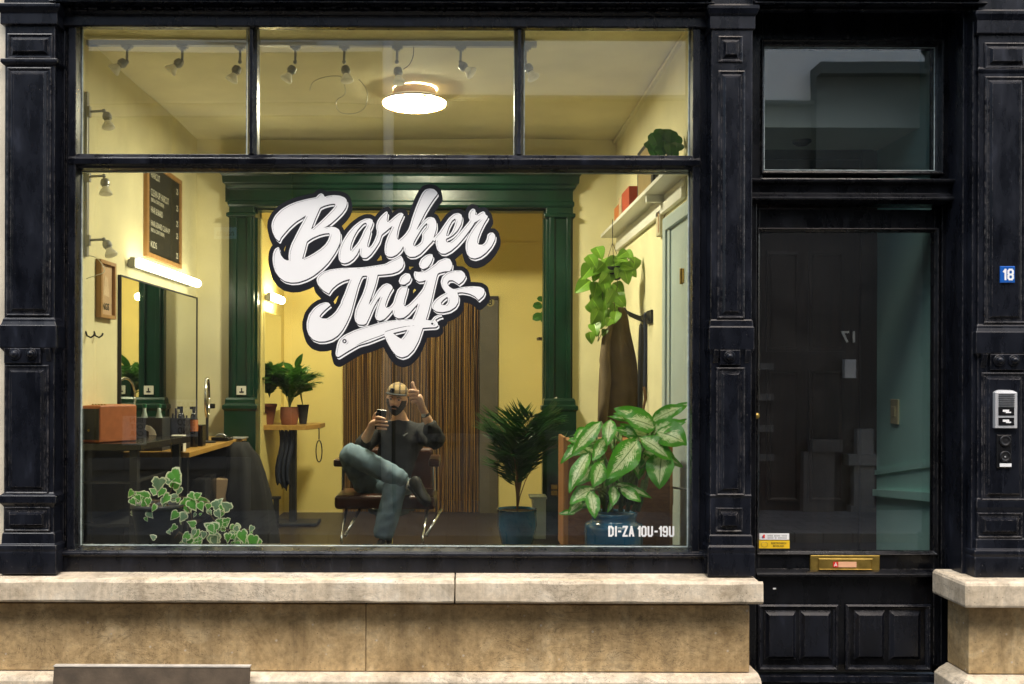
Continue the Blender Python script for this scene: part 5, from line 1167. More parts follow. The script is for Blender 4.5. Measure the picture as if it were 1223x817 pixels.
for (u,v,u2,v2) in ((415,600,405,420),(440,600,430,480),(500,600,530,350),(540,600,585,400),(475,600,470,400),(520,600,560,480)):
    st.tube([dz(u,v,.44),dz((u+u2)/2+8,(v+v2)/2,.44),dz(u2,v2,.44)],.013,8,r2=.010)
st.build('stem', plain('cane_stem',(.16,.20,.07),.6,var=.4,scale=30), t_, smooth=True)
# ivy
yy=.38; pc=P(190,650,yy); pc.z=.5305; ht=Z(601,yy,190)-pc.z; rt=(X(222,yy)-X(157,yy))/2
t_=thing('ivy_plant',pc,'white edged variegated ivy trailing from a dark grey pot','plant')
q=MB(); q.lathe([(rt*.62,0),(rt*.97,ht-.025),(rt,ht-.025),(rt*1.02,ht),(rt*.98,ht),(rt*.95,ht-.04)],pc,36,cap=False); q.lathe([(rt*.62,0),(.001,0)],pc,36,cap=False); q.build('pot', M['greypot'], t_, smooth=True)
q=MB(); q.lathe([(rt*.95,ht-.03),(.001,ht-.02)],pc,30,cap=False); q.build('soil', M['soil'], t_)
IV=[(465,125,75),(335,185,65),(110,265,40),(215,290,60),(125,330,35),(220,360,40),(470,195,55),(135,420,35),(260,435,35),(320,510,60),(290,610,45),(380,575,30),(400,305,50),(455,300,45),(565,355,85),(690,330,65),(650,285,35),(805,355,55),(890,375,50),(750,420,25),(815,430,40),(470,440,45),(535,455,45),(465,540,30),(610,515,40),(770,545,65),(835,500,40),(885,495,40),(860,555,30),(635,590,50),(560,620,50),(650,665,50),(785,645,70),(955,555,55),(1015,610,60),(1090,550,30),(1100,650,60),(965,675,40),(530,680,30),(630,440,20),(360,250,45),(600,285,34),(740,370,30),(900,620,40),(590,660,40),(700,600,36),(930,600,34),(1040,680,40)]
def ivyleaf(m_, c, r, d, nrm, rr):
    d=d.normalized(); nrm=nrm.normalized(); sd_=d.cross(nrm).normalized(); nrm=sd_.cross(d)
    prof=[(0,-.50),(.22,-.72),(.50,-.66),(.74,-.38),(.74,-.12),(.62,.10),(.58,.30),(.38,.52),(.20,.82),(0,1.10)]
    out=prof+[(-x_,y_) for x_,y_ in reversed(prof[1:-1])]
    out=[(x_*rr.uniform(.85,1.1),y_*rr.uniform(.92,1.08)) for x_,y_ in out]
    vs=[c+nrm*r*.02]; uv=[(0,0)]; n_=len(out)
    for ring,fc in ((1,.55),(2,1.0)):
        for (x_,y_) in out:
            vs.append(c+sd_*x_*r*fc+d*y_*r*fc+nrm*r*(.10*abs(x_)*(1 if ring==1 else .6)-.22*fc*fc*(x_*x_+max(0,y_)**2)*.7)); uv.append((fc,0))
    fs=[(0,1+i,1+(i+1)%n_) for i in range(n_)]+[(1+i,1+n_+i,1+n_+(i+1)%n_,1+(i+1)%n_) for i in range(n_)]
    m_.add(vs,fs,uv)
q=MB(); qg=MB(); st=MB(); rr=random.Random(11); cen=[]
for (u,v,s_) in IV+[(u+random.Random(u).uniform(-45,45),v+random.Random(v).uniform(-10,40),s_*.62) for (u,v,s_) in IV if v>250]+[(300,250,40),(250,330,36),(380,330,42),(300,380,34),(420,160,40),(500,240,36),(170,300,30)]:
    y_=yy-.10+rr.uniform(-.09,.12); c0=P(140+u/6.794,550+v/6.794,y_); cen.append(c0)
    tgt=q if rr.random()<.72 else qg
    ivyleaf(tgt,c0,s_/6.794/218*1.2,Vector((rr.uniform(-.9,.9),rr.uniform(-.3,.1),-1 if rr.random()<.75 else .3)),Vector((rr.uniform(-.5,.5),-1,rr.uniform(.1,.7))),rr)
top=pc+Vector((0,0,ht))
for path in ([(330,330),(430,260),(470,140)],[(330,330),(240,310),(130,280)],[(300,340),(230,420),(300,520),(290,620)],[(400,350),(470,480),(470,560)],[(400,340),(440,410),(560,360),(690,330),(800,360),(890,380)],[(560,360),(600,440),(620,590),(560,640)],[(560,620),(500,580),(465,630)],[(740,420),(800,500),(860,560),(955,560),(1090,560)],[(890,560),(960,640),(1100,650)],[(350,330),(500,300),(600,290),(750,400)],[(470,440),(440,420),(390,370)],[(340,330),(180,390),(130,430)]):
    st.tube([P(140+a/6.794,550+b_/6.794,yy-.07) for a,b_ in path],.0028,5)
q.build('foliage', M['ivy'], t_, recalc=False); qg.build('foliage', M['ivygrey'], t_, recalc=False, label='greyer faded ivy leaves'); st.build('stem', M['brownstem'], t_)

# ================================================================== WINDOW LETTERING
YG = .0562
def cr_(ox,oy,s_,pts): return [(ox+a/s_,oy+b_/s_) for a,b_ in pts]
C1=lambda p: cr_(315,215,11.67,p); C3=lambda p: cr_(400,240,11.67,p); C4=lambda p: cr_(470,215,11.67,p); C5=lambda p: cr_(510,240,9.08,p)
C6=lambda p: cr_(360,300,11.67,p); C7=lambda p: cr_(360,360,10.21,p); C8=lambda p: cr_(430,300,9.61,p); C9=lambda p: cr_(490,295,9.08,p); C10=lambda p: cr_(440,360,10.21,p)
pos=[ # outlines
C1([(210,852),(160,810),(120,720),(107,640),(118,570),(160,490),(240,410),(340,350),(450,305),(580,270),(730,240),(745,222),(765,200),(800,185),(830,200),(850,235),(900,220),(980,210),(1060,218),(1130,245),(1157,280),(1160,330),(1140,390),(1090,460),(1010,540),(930,610),(870,650),(815,675),(870,660),(930,650),(1000,660),(1050,690),(1070,740),(1070,810),(1060,880),(1030,950),(985,1030),(900,1150),(800,1250),(700,1330),(600,1385),(480,1425),(380,1430),(290,1410),(220,1360),(160,1280),(130,1180),(122,1100),(130,1020),(155,960),(200,935),(215,942),(222,990),(240,1050),(280,1100),(320,1120),(350,1120),(345,1060),(355,980),(385,890),(430,800),(480,700),(540,590),(592,490),(540,525),(450,580),(360,660),(290,740),(240,800),(222,845)]),
C3([(530,300),(525,265),(490,245),(430,245),(350,280),(260,350),(180,440),(110,550),(65,650),(48,760),(55,820),(85,860),(133,870),(190,855),(253,810),(310,740),(352,645),(345,700),(355,760),(385,795),(440,795),(500,745),(560,665),(620,570),(650,470),(700,430),(760,380),(805,345),(770,420),(730,500),(700,590),(690,680),(700,745),(735,775),(795,780),(860,750),(920,690),(955,625),(1030,560),(1060,450),(1025,398),(980,460),(930,510),(885,545),(865,520),(862,470),(880,380),(910,290),(945,220),(957,185),(930,165),(890,170),(830,215),(770,270),(735,295),(722,270),(730,210),(737,165),(725,145),(700,155),(640,210),(595,270),(575,330),(575,390),(585,415),(580,470),(550,550),(510,620),(475,650),(452,635),(455,590),(480,500),(500,420),(490,400),(510,360)]),
C4([(500,118),(440,135),(400,180),(360,260),(310,380),(260,520),(225,640),(205,690),(163,752),(113,802),(68,837),(60,870),(138,917),(145,980),(175,1040),(225,1072),(303,1067),(370,1030),(430,970),(490,905),(545,850),(590,700),(600,650),(595,580),(570,530),(520,515),(470,525),(420,570),(370,630),(322,698),(320,690),(360,610),(400,530),(440,450),(500,350),(560,260),(615,190),(600,160),(560,125)]),
C5([(340,130),(290,140),(240,180),(190,250),(130,340),(80,393),(60,420),(80,440),(98,415),(92,460),(110,530),(150,570),(200,572),(260,540),(330,480),(400,400),(460,320),(500,262),(515,234),(550,215),(603,182),(550,225),(500,290),(450,370),(420,450),(418,520),(435,580),(470,615),(520,625),(580,605),(640,560),(700,490),(735,420),(740,370),(715,342),(680,345),(655,365),(650,400),(630,450),(600,475),(560,475),(545,450),(550,400),(580,320),(620,240),(655,185),(660,165),(632,145),(630,125),(610,112),(570,130),(540,155),(525,150),(527,115),(520,90),(495,82),(465,105),(450,140),(450,180),(465,210),(440,240),(400,288),(350,348),(300,405),(250,447),(215,450),(203,425),(212,407),(240,395),(280,370),(330,320),(370,250),(382,190),(375,150)]),
C6([(380,592),(300,545),(230,470),(208,400),(230,345),(300,290),(400,255),(550,235),(700,232),(850,225),(1000,205),(1167,178)])+C8([(330,120),(400,90),(470,52),(495,90),(503,140),(485,190),(440,230),(370,255),(290,265),(205,270),(75,285)])+C6([(910,340),(850,345),(825,390),(790,480),(760,590),(730,700)])+C7([(612,102),(590,170),(550,260),(500,350),(440,420),(370,465),(290,488),(210,490),(140,465),(90,410),(65,340),(62,260),(90,160),(150,80),(220,30),(290,10),(330,15),(355,45),(300,90),(240,150),(220,185),(250,208),(310,210),(370,170),(420,120),(480,20)])+C6([(550,700),(600,590),(640,480),(677,387),(580,415),(500,460),(430,520)]),
C8([(205,262),(180,370),(140,490),(95,622),(130,570),(200,450),(260,385),(310,367),(355,385),(378,420),(340,480),(305,560),(288,620),(300,650),(340,640),(380,590),(400,520),(430,440),(470,405),(548,403),(535,470),(510,550),(500,610),(515,635),(560,610),(640,530),(720,430),(757,328),(780,400),(740,500),(665,600),(610,660),(560,720),(500,765),(440,772),(395,750),(375,700),(375,672),(330,730),(280,780),(230,800),(190,790),(170,750),(180,690),(210,590),(240,513),(200,560),(150,650),(100,770),(80,810),(71,831),(42,845),(-23,840),(-56,802),(-66,746),(-55,673),(-22,593),(27,494),(60,400),(75,330),(85,265)]),
C8([(755,330),(720,345),(670,350),(630,320),(615,270),(625,232),(670,240),(740,230),(800,190),(870,140)])+C9([(300,150),(380,118),(430,130),(455,180),(450,230),(430,262),(370,265),(295,285),(260,430),(225,590),(190,720),(165,800)])+C10([(700,220),(660,330),(610,480),(550,590),(480,660),(410,685),(340,660),(280,590),(215,470),(190,400),(300,385),(350,430),(400,457),(440,410),(475,345),(535,216)])+C8([(640,690),(667,598),(710,500)]),
C9([(165,90),(210,75),(240,80),(247,110),(225,170),(190,220),(140,242),(105,225),(93,180),(115,130)]),
C8([(520,250),(570,260),(587,300),(565,350),(510,385),(460,380),(442,345),(465,290)]),
C9([(555,255),(590,285),(600,320),(570,370),(525,405),(500,385),(460,360),(420,362),(400,390),(420,430),(470,460),(560,435),(680,425),(760,432),(800,455),(808,490),(790,530),(740,575),(700,535),(640,505),(560,490),(510,495),(525,540),(520,600),(490,650),(430,690),(350,708),(280,700),(235,665),(235,620),(270,570),(330,525),(385,497),(345,440),(328,380),(345,320),(400,275),(480,255)]),
C7([(415,640),(420,600),(435,520),(460,460),(520,410),(650,350),(800,300)])+C10([(0,300),(150,255),(300,230),(450,220),(535,218),(700,222),(765,235),(800,185),(850,165),(890,162),(900,185),(860,195),(815,225),(845,262),(850,295),(820,315),(740,318),(660,325),(480,343),(300,387),(190,425),(0,500)])+C7([(700,530),(560,610),(450,680),(425,668)]),
]
neg=[
C1([(785,385),(850,355),(930,335),(990,330),(1000,350),(975,390),(900,470),(800,570),(720,640),(660,692),(680,630),(720,530),(760,440)]),
C1([(605,855),(680,805),(770,765),(850,745),(915,740),(920,770),(900,830),(860,895),(790,960),(700,1020),(620,1065),(535,1102),(550,1050),(575,960),(595,880)]),
C3([(435,303),(446,330),(430,370),(400,415),(370,490),(320,580),(260,650),(220,698),(210,670),(225,590),(260,500),(310,410),(370,340),(400,312)]),
C4([(465,598),(420,640),(370,710),(310,810),(283,862),(273,902),(293,927),(343,902),(385,860),(400,800),(398,745),(430,700),(460,670),(472,625)]),
C5([(305,190),(270,215),(235,280),(213,350),(210,380),(235,380),(270,330),(300,260),(312,210)]),
C9([(400,540),(360,570),(330,605),(340,630),(380,630),(405,600),(410,560)]),
C10([(765,262),(780,258),(793,268),(790,282),(775,287),(764,276)]),
]
x0g,y0g,hg=310.0,212.0,.5; nx,ny=596,464
gx=np.arange(nx)*hg+x0g; gy=np.arange(ny)*hg+y0g; GX,GY=np.meshgrid(gx,gy)
def smoothpoly(p):
    """Chaikin once, keeps sharp corners"""
    p=np.array(p); n=len(p); out=[]
    for i in range(n):
        a=p[i-1];b_=p[i];c_=p[(i+1)%n]; u=b_-a; v=c_-b_; lu=np.hypot(*u); lv=np.hypot(*v)
        if lu<1e-6 or lv<1e-6: continue
        cs=np.dot(u,v)/(lu*lv)
        if cs<.35: out.append(b_)
        else: out.append(b_-u*.25); out.append(b_*.9+ (a+c_)*.05) ; out.append(b_+v*.25)
    return np.array(out)
def sdf(poly):
    p=smoothpoly(poly); d=np.full(GX.shape,1e9); inside=np.zeros(GX.shape,bool); n=len(p)
    for i in range(n):
        ax,ay=p[i]; bx,by=p[(i+1)%n]; ex,ey=bx-ax,by-ay; wx=GX-ax; wy=GY-ay
        t_=np.clip((wx*ex+wy*ey)/(ex*ex+ey*ey+1e-12),0,1); dd=(wx-ex*t_)**2+(wy-ey*t_)**2; d=np.minimum(d,dd)
        c_=((ay>GY)!=(by>GY)); 
        with np.errstate(divide='ignore',invalid='ignore'):
            xi=ax+(GY-ay)*ex/(ey if abs(ey)>1e-12 else 1e-12)
        inside^=(c_&(GX<xi))
    d=np.sqrt(d); return np.where(inside,-d,d)
fw=None
for p in pos: s_=sdf(p); fw=s_ if fw is None else np.minimum(fw,s_)
for p in neg: fw=np.maximum(fw,-sdf(p))
# razor pin
pin=np.sqrt((GX-(360+525/10.21))**2+(GY-(360+485/10.21))**2); fw=np.maximum(fw,2.6-pin); fw=np.minimum(fw,pin-1.1)
# razor blade groove
gr=sdf(C7([(620,558),(740,498),(860,452),(1010,400)])+C10([(200,368),(300,335),(450,302),(640,288),(450,308),(300,342),(200,374)])+C7([(1010,408),(860,460),(740,508)]))
def shift(f,dx,dy):
    ix=int(round(dx/hg)); iy=int(round(dy/hg)); o=np.full_like(f,50.0)
    o[max(0,iy):ny+min(0,iy),max(0,ix):nx+min(0,ix)]=f[max(0,-iy):ny-max(0,iy),max(0,-ix):nx-max(0,ix)]; return o
fb=fw-5.2
for k in range(1,9): fb=np.minimum(fb, shift(fw,1.5*k/8,7*k/8)-5.0)
line=np.maximum(np.maximum(shift(fw,1.5,3.0)-.15, -(shift(fw,.5,1.5)-.1)), .55-fw)
fw2=np.maximum(fw,-gr+.0)
grey=np.maximum(np.maximum(-(shift(fw,2.0,1.0)), shift(fw,1.5,.5)), fw+.9)
grey=np.maximum(grey, -.0+np.where(fw<-.9,-1,1))
def contour(f, name, mat, parent, y):
    """marching squares; full cells merged in runs"""
    q=MB(); idx={}
    def V(xg,yg):
        k=(round(xg*64),round(yg*64)); 
        if k not in idx: idx[k]=len(q.v); q.v.append(tuple(P(xg,yg,y)))
        return idx[k]
    ins=f<0; full=ins[:-1,:-1]&ins[1:,:-1]&ins[:-1,1:]&ins[1:,1:]; any_=ins[:-1,:-1]|ins[1:,:-1]|ins[:-1,1:]|ins[1:,1:]
    for j in range(ny-1):
        i=0; row=full[j]; 
        ii=np.flatnonzero(row)
        if len(ii):
            br=np.flatnonzero(np.diff(ii)>1); st_=np.r_[ii[0],ii[br+1]]; en=np.r_[ii[br],ii[-1]]
            for a,b_ in zip(st_,en):
                q.f.append((V(gx[a],gy[j]),V(gx[a],gy[j+1]),V(gx[b_+1],gy[j+1]),V(gx[b_+1],gy[j]))); q.mi.append(0)
        for i in np.flatnonzero(any_[j]&~row):
            cs=[(gx[i],gy[j],f[j,i]),(gx[i],gy[j+1],f[j+1,i]),(gx[i+1],gy[j+1],f[j+1,i+1]),(gx[i+1],gy[j],f[j,i+1])]; pl=[]
            for k in range(4):
                a=cs[k]; b_=cs[(k+1)%4]
                if a[2]<0: pl.append(V(a[0],a[1]))
                if (a[2]<0)!=(b_[2]<0):
                    t_=a[2]/(a[2]-b_[2]); pl.append(V(a[0]+(b_[0]-a[0])*t_,a[1]+(b_[1]-a[1])*t_))
            pl=[p for k,p in enumerate(pl) if p!=pl[k-1]]
            if len(set(pl))>=3: q.f.append(tuple(dict.fromkeys(pl))); q.mi.append(0)
    return q.build(name, mat, parent, recalc=False)
logo=contour(fb,'window_logo',M['decalb'],None,YG); tag(logo,'black and white brush script logo Barber Thijs on the big window glass','logo')
contour(fw2,'white_lettering',M['decalw'],logo,YG-.0006)
contour(line,'highlight_line',M['decalw'],logo,YG-.0005)
contour(np.where(grey<0,-1.0,1.0)*.5,'grey_shading',M['decalg'],logo,YG-.0012)
# opening hours, condensed bold
c0=P(726.5,641,YG); wdt=P(804,641,YG).x-c0.x; hh=P(726.5,628,YG).z-c0.z
def condensed(txt, x0, z0, w_, h_, y, mat, parent, name='opening_hours'):
    """condensed bold capitals from strokes"""
    G={'D':[[(0,0),(0,1),(.5,1),(.85,.85),(.85,.15),(.5,0),(0,0)]],'I':[[(0.1,0),(0.1,1)]],'-':[[(.12,.48),(.50,.48)]],'Z':[[(0,1),(.85,1),(0,0),(.85,0)]],'A':[[(0,0),(.42,1),(.85,0)],[(.14,.28),(.71,.28)]],
       '1':[[(0,.8),(.3,1),(.3,0)]],'0':[[(0,.15),(0,.85),(.2,1),(.65,1),(.85,.85),(.85,.15),(.65,0),(.2,0),(0,.15)]],'U':[[(0,1),(0,.15),(.2,0),(.65,0),(.85,.15),(.85,1)]],'9':[[(.85,.5),(.2,.45),(0,.6),(0,.85),(.2,1),(.65,1),(.85,.85),(.85,.15),(.65,0),(.2,0),(0,.15)]]}
    G['8']=[[(.2,.5),(0,.62),(0,.86),(.2,1),(.65,1),(.85,.86),(.85,.62),(.65,.5),(.2,.5),(0,.38),(0,.14),(.2,0),(.65,0),(.85,.14),(.85,.38),(.65,.5)]]; adv={'I':.65,' ':.55,'-':1.15,'1':.85}; tot=sum(adv.get(c,1.45) for c in txt)-.45; cw=w_/tot; t_=h_*.17; xx=x0; q=MB()
    h2=h_-t_
    for c in txt:
        if c!=' ':
            for pl in G[c]:
                pp=[Vector((xx+t_/2+a*cw*.98,y,z0+t_/2+b_*h2)) for a,b_ in pl]
                for i in range(len(pp)-1):
                    d=(pp[i+1]-pp[i]); d.normalize(); n_=Vector((-d.z,0,d.x))*t_/2; e0=pp[i]-d*t_*.42; e1=pp[i+1]+d*t_*.42
                    k=len(q.v)*1e-6
                    off=Vector((0,-.00004*(i%7)-.00001*len(q.f)/4,0))
                    q.add([e0+n_+off,e1+n_+off,e1-n_+off,e0-n_+off],[(0,1,2,3)])
        xx+=adv.get(c,1.45)*cw
    return q.build(name, mat, parent, recalc=False)
o=condensed('DI-ZA 10U-19U',c0.x,c0.z,wdt,hh,YG,M['decalw'],None); tag(o,'white opening hours DI-ZA 10U-19U low on the glass over blue pot','lettering')

condensed('18', PLATE[0]+.013, PLATE[2]+.013, PLATE[1]-PLATE[0]-.026, PLATE[3]-PLATE[2]-.026, -.1195, M['decalw'], PLATE[4], 'number')
# ================================================================== PERSON
def skin_mesh(verts, edges, radii, sub=2, root=0):
    me=bpy.data.meshes.new('tmp'); me.from_pydata([tuple(v) for v in verts],edges,[]); o=bpy.data.objects.new('tmp',me); COL.objects.link(o)
    o.modifiers.new('s','SKIN'); sv=me.skin_vertices[0].data
    for i,r in enumerate(radii):
        sv[i].radius = (r,r) if not isinstance(r,tuple) else r
    sv[root].use_root=True
    s=o.modifiers.new('u','SUBSURF'); s.levels=sub; s.render_levels=sub
    dg=bpy.context.evaluated_depsgraph_get(); dg.update(); m2=bpy.data.meshes.new_from_object(o.evaluated_get(dg)); bpy.data.objects.remove(o)
    return m2
def chain(m_, pts, radii, sub=2):
    m_.mesh(skin_mesh(pts,[(i,i+1) for i in range(len(pts)-1)],radii,sub)); return m_
J=dict(
 pelvis=P(464,586,2.46), belly=P(470,562,2.46), chest=P(476,534,2.45), upper=P(478,514,2.44), neck=P(478,501,2.44), skull=P(476,488,2.42),
 shR=P(451,516,2.44), elR=P(431,536,2.28), wrR=P(443,512,2.12), hR=P(450,504,2.08),
 shL=P(505,517,2.42), elL=P(523,529,2.22), wrL=P(506.5,492,2.16), hL=P(497,479,2.12),
 hipR=P(447,590,2.42), knR=P(414,539,2.10), shinR=P(447,556,2.06), anR=P(486,577,2.03),
 hipL=P(480,592,2.42), knL=P(474,572,2.05), shinL=P(466,608,2.04), anL=P(455,650,2.02))
body=MB()
names=['pelvis','belly','chest','upper','neck','skull','shR','elR','wrR','shL','elL','wrL','hipR','knR','anR','hipL','knL','anL']
ix={n:i for i,n in enumerate(names)}
ed=[('pelvis','belly'),('belly','chest'),('chest','upper'),('upper','neck'),('neck','skull'),('upper','shR'),('shR','elR'),('elR','wrR'),('upper','shL'),('shL','elL'),('elL','wrL'),('pelvis','hipR'),('hipR','knR'),('knR','anR'),('pelvis','hipL'),('hipL','knL'),('knL','anL')]
rad=dict(pelvis=.12,belly=.115,chest=.125,upper=.075,neck=.058,skull=.055,shR=.042,elR=.043,wrR=.034,shL=.042,elL=.043,wrL=.034,hipR=.08,knR=.052,anR=.036,hipL=.08,knL=.052,anL=.036)
body.mesh(skin_mesh([J[n] for n in names],[(ix[a],ix[b_]) for a,b_ in ed],[rad[n] for n in names],2))
# ---- head: sculpted ellipsoid grid, local x right / -y front / z up
HC=P(474,477.5,2.36); HROT=Matrix.Rotation(R(7),3,'Y')@Matrix.Rotation(R(-6),3,'Z')@Matrix.Rotation(R(4),3,'X')
def g3(p,c,s): return math.exp(-sum(((p[i]-c[i])/s[i])**2 for i in range(3)))
def headpt(t,a,off=0):
    d=Vector((math.sin(t)*math.cos(a),math.sin(t)*math.sin(a),math.cos(t)))
    p=Vector((d.x*.074,d.y*.094,d.z*.117))
    if p.z<0: k=-p.z/.117; p.x*=1-.34*k**1.6; p.y=p.y*(1-.20*k**2)-.004*k
    fr=max(0,-d.y)
    nrm=d.copy(); add=off
    q=Vector((p.x,p.y,p.z))
    if p.y<0:
        nose=math.exp(-(p.x/.011)**2)*math.exp(-((p.z+.012)/.022)**2)*.020+math.exp(-(p.x/.018)**2)*math.exp(-((p.z+.026)/.010)**2)*.010
        eyes=-.009*(math.exp(-((abs(p.x)-.031)/.014)**2)*math.exp(-((p.z-.010)/.010)**2))
        brow=.006*math.exp(-((abs(p.x)-.028)/.022)**2)*math.exp(-((p.z-.030)/.008)**2)
        cheek=.004*math.exp(-((abs(p.x)-.042)/.018)**2)*math.exp(-((p.z+.018)/.020)**2)
        lips=.006*math.exp(-(p.x/.024)**2)*(math.exp(-((p.z+.052)/.006)**2)+.9*math.exp(-((p.z+.064)/.006)**2))
        chin=.010*math.exp(-(p.x/.024)**2)*math.exp(-((p.z+.098)/.016)**2)
        q.y-=(nose+eyes+brow+cheek+lips+chin)
    q+=nrm*add
    return q
def headw(p): return HC+HROT@p
n1,n2=64,56; hv=[];hf=[]
for k in range(n2+1):
    for i in range(n1): hv.append(headw(headpt(math.pi*k/n2,2*math.pi*i/n1)))
for k in range(n2):
    for i in range(n1): j=(i+1)%n1; hf.append((k*n1+i,(k+1)*n1+i,(k+1)*n1+j,k*n1+j))
body.add(hv,hf)
for sx in (-1,1): # ears
    body.ball(headw(Vector((sx*.074,.004,-.004))),.010,.019,.031,12,8,rot=HROT)
# ---- hands
def hand(m_, palm_pts, palm_r, fingers, thumb):
    chain(m_,palm_pts,palm_r,2)
    for f_,r_ in fingers: chain(m_,f_,r_,2)
    chain(m_,thumb[0],thumb[1],2)
# phone hand (seen from the back of the phone): palm left, four fingers wrapped across it
yp_=2.055
def ph(u,v,dy=0): return P(u,v,yp_+dy)
hand(body,[J['wrR'].lerp(J['elR'],.35),J['wrR'].lerp(J['elR'],.05),ph(445,508.5,.045),ph(448,505.5,.022),ph(452,503,.018)],[.034,.032,(.040,.034),(.046,.030),(.040,.022)],
     [([ph(449,500,.02),ph(450.5,498,-.008),ph(456,499.5,-.022),ph(461,501,-.020)],[.0135,.0125,.012,.010]),
      ([ph(448,504,.02),ph(450,502.8,-.012),ph(457.5,503.8,-.024),ph(463.5,504.8,-.020)],[.0135,.0125,.012,.010]),
      ([ph(448,508,.02),ph(450.5,507.4,-.012),ph(458,508,-.024),ph(464.5,508.6,-.018)],[.013,.0122,.0115,.0095]),
      ([ph(448,511.5,.02),ph(451,511.5,-.010),ph(457,512.2,-.020),ph(462.5,512.6,-.014)],[.012,.0112,.0105,.009])],
     ([ph(446,503,.04),ph(446.5,498,.03),ph(448.5,494,.020),ph(452,491.8,.018)],[.012,.011,.010,.008]))
# thumb-up hand: closed fist, thumb straight up, back of the wrist to the right
yt=2.10
def th(u,v,dy=0): return P(u+2,v,yt+dy)
hand(body,[J['wrL'].lerp(J['elL'],.35),J['wrL'].lerp(J['elL'],.05),th(501,485,.01),th(498.5,478,.0),th(497,470,.0)],[.034,.030,(.036,.030),(.044,.032),(.038,.028)],
     [([th(498.5,468.5,0),th(493,467.0,-.026),th(487.5,466.6,-.030),th(486.5,468.4,-.008)],[.0150,.0142,.0135,.0115]),
      ([th(499,472,0),th(493,471.2,-.028),th(487,470.9,-.032),th(486.5,472.8,-.008)],[.0150,.0142,.0135,.0115]),
      ([th(499,476,0),th(493.5,475.3,-.026),th(488.5,475.4,-.030),th(488,477,-.008)],[.0145,.0136,.0130,.011]),
      ([th(499,480,0),th(494.5,479.3,-.022),th(490,479.6,-.026),th(489.5,481,-.006)],[.0135,.0128,.012,.0105])],
     ([th(497,473,-.004),th(493.5,466.5,-.016),th(491.3,461.0,-.016),th(490.6,455.5,-.010)],[.020,.016,.0145,.012]))
person=body.build('person', M['skin'], smooth=True, recalc=True); tag(person,'seated bearded man in checked cap, black sweatshirt and jeans giving thumbs up','person')
# ---- clothes
q=MB(); c=dict(a=P(466,588,2.46),b=P(471,560,2.46),c=P(477,534,2.45),d=P(478.5,514,2.44),e=P(478.5,502.5,2.445))
v=[c['a'],c['b'],c['c'],c['d'],c['e'],J['shR'],J['elR'].lerp(J['shR'],.5)+Vector((-.01,0,0)),J['elR'],J['elR'].lerp(J['wrR'],.55),J['shL'],J['elL'].lerp(J['shL'],.5)+Vector((.01,0,0)),J['elL'],J['elL'].lerp(J['wrL'],.72)]
e=[(0,1),(1,2),(2,3),(3,4),(3,5),(5,6),(6,7),(7,8),(3,9),(9,10),(10,11),(11,12)]
q.mesh(skin_mesh(v,e,[.155,.155,.165,.135,.088,.092,.078,.070,.058,.092,.082,.080,.056],3))
def wrinkle(m_, amp, f1, f2, seed=0):
    for i,p in enumerate(m_.v):
        p=Vector(p); n_=math.sin(p.x*f1+p.z*f2+seed)*math.sin(p.z*f1*.8-p.y*f2+seed*2)+.5*math.sin(p.x*f1*2.3-p.z*f2*1.7)
        m_.v[i]=(p.x+amp*n_*.6,p.y+amp*n_,p.z+amp*n_*.5)
wrinkle(q,.009,38,26)
sw=q.build('sweatshirt', M['sweater'], person, smooth=True)
q=MB(); c0=P(484,519.5,2.245); 
for (a,b_,r_) in ((-.012,-.006,.009),(-.003,0,.008),(.006,.007,.007),(.014,.011,.004)): q.ball((c0.x+a,2.272,c0.z+b_),r_,.012,r_*.55,8,6)
q.build('chest_print', plain('grey_print',(.35,.35,.33),.8), sw)
q=MB(); nk=P(478.5,503.5,2.445); q.tube([nk+Vector((.064*math.cos(a),.068*math.sin(a),-.012-.016*(-math.sin(a)))) for a in [i*math.pi/12 for i in range(25)]],.008,8); q.build('collar', M['sweater'], sw, smooth=True)
# jeans
q=MB(); 
v=[P(464,585,2.46),J['hipR'],P(430,563,2.26),J['knR'],J['shinR'],P(476,571,2.035),J['anR']+Vector((.0,0,0)),J['hipL'],P(478,582,2.22),J['knL'],J['shinL'],P(459,634,2.03),P(456,646,2.02)]
e=[(0,1),(1,2),(2,3),(3,4),(4,5),(5,6),(0,7),(7,8),(8,9),(9,10),(10,11),(11,12)]
q.mesh(skin_mesh(v,e,[.158,.125,.108,.090,.086,.078,.066,.12,.105,.092,.086,.086,.074],3))
wrinkle(q,.0045,40,26,2)
for i,p in enumerate(q.v):
    p=Vector(p); ph_=95*(.75*p.x-.62*p.z)+3.5*math.sin(9*p.z+4*p.x)+2*math.sin(17*p.x)
    a_=.0055*(.35+.65*max(math.exp(-((p-J['knR']).length/.16)**2),math.exp(-((p-J['anR']).length/.16)**2),math.exp(-((p-J['hipR']).length/.2)**2),math.exp(-((p-J['shinL']).length/.2)**2)))
    q.v[i]=tuple(p+Vector((0,-1,.35))*a_*math.sin(ph_))
je=q.build('jeans', M['denim'], person, smooth=True)
q=MB(); cb_=P(485,577,2.03); dx=(P(500,592,2.02)-J['shinR']).normalized()
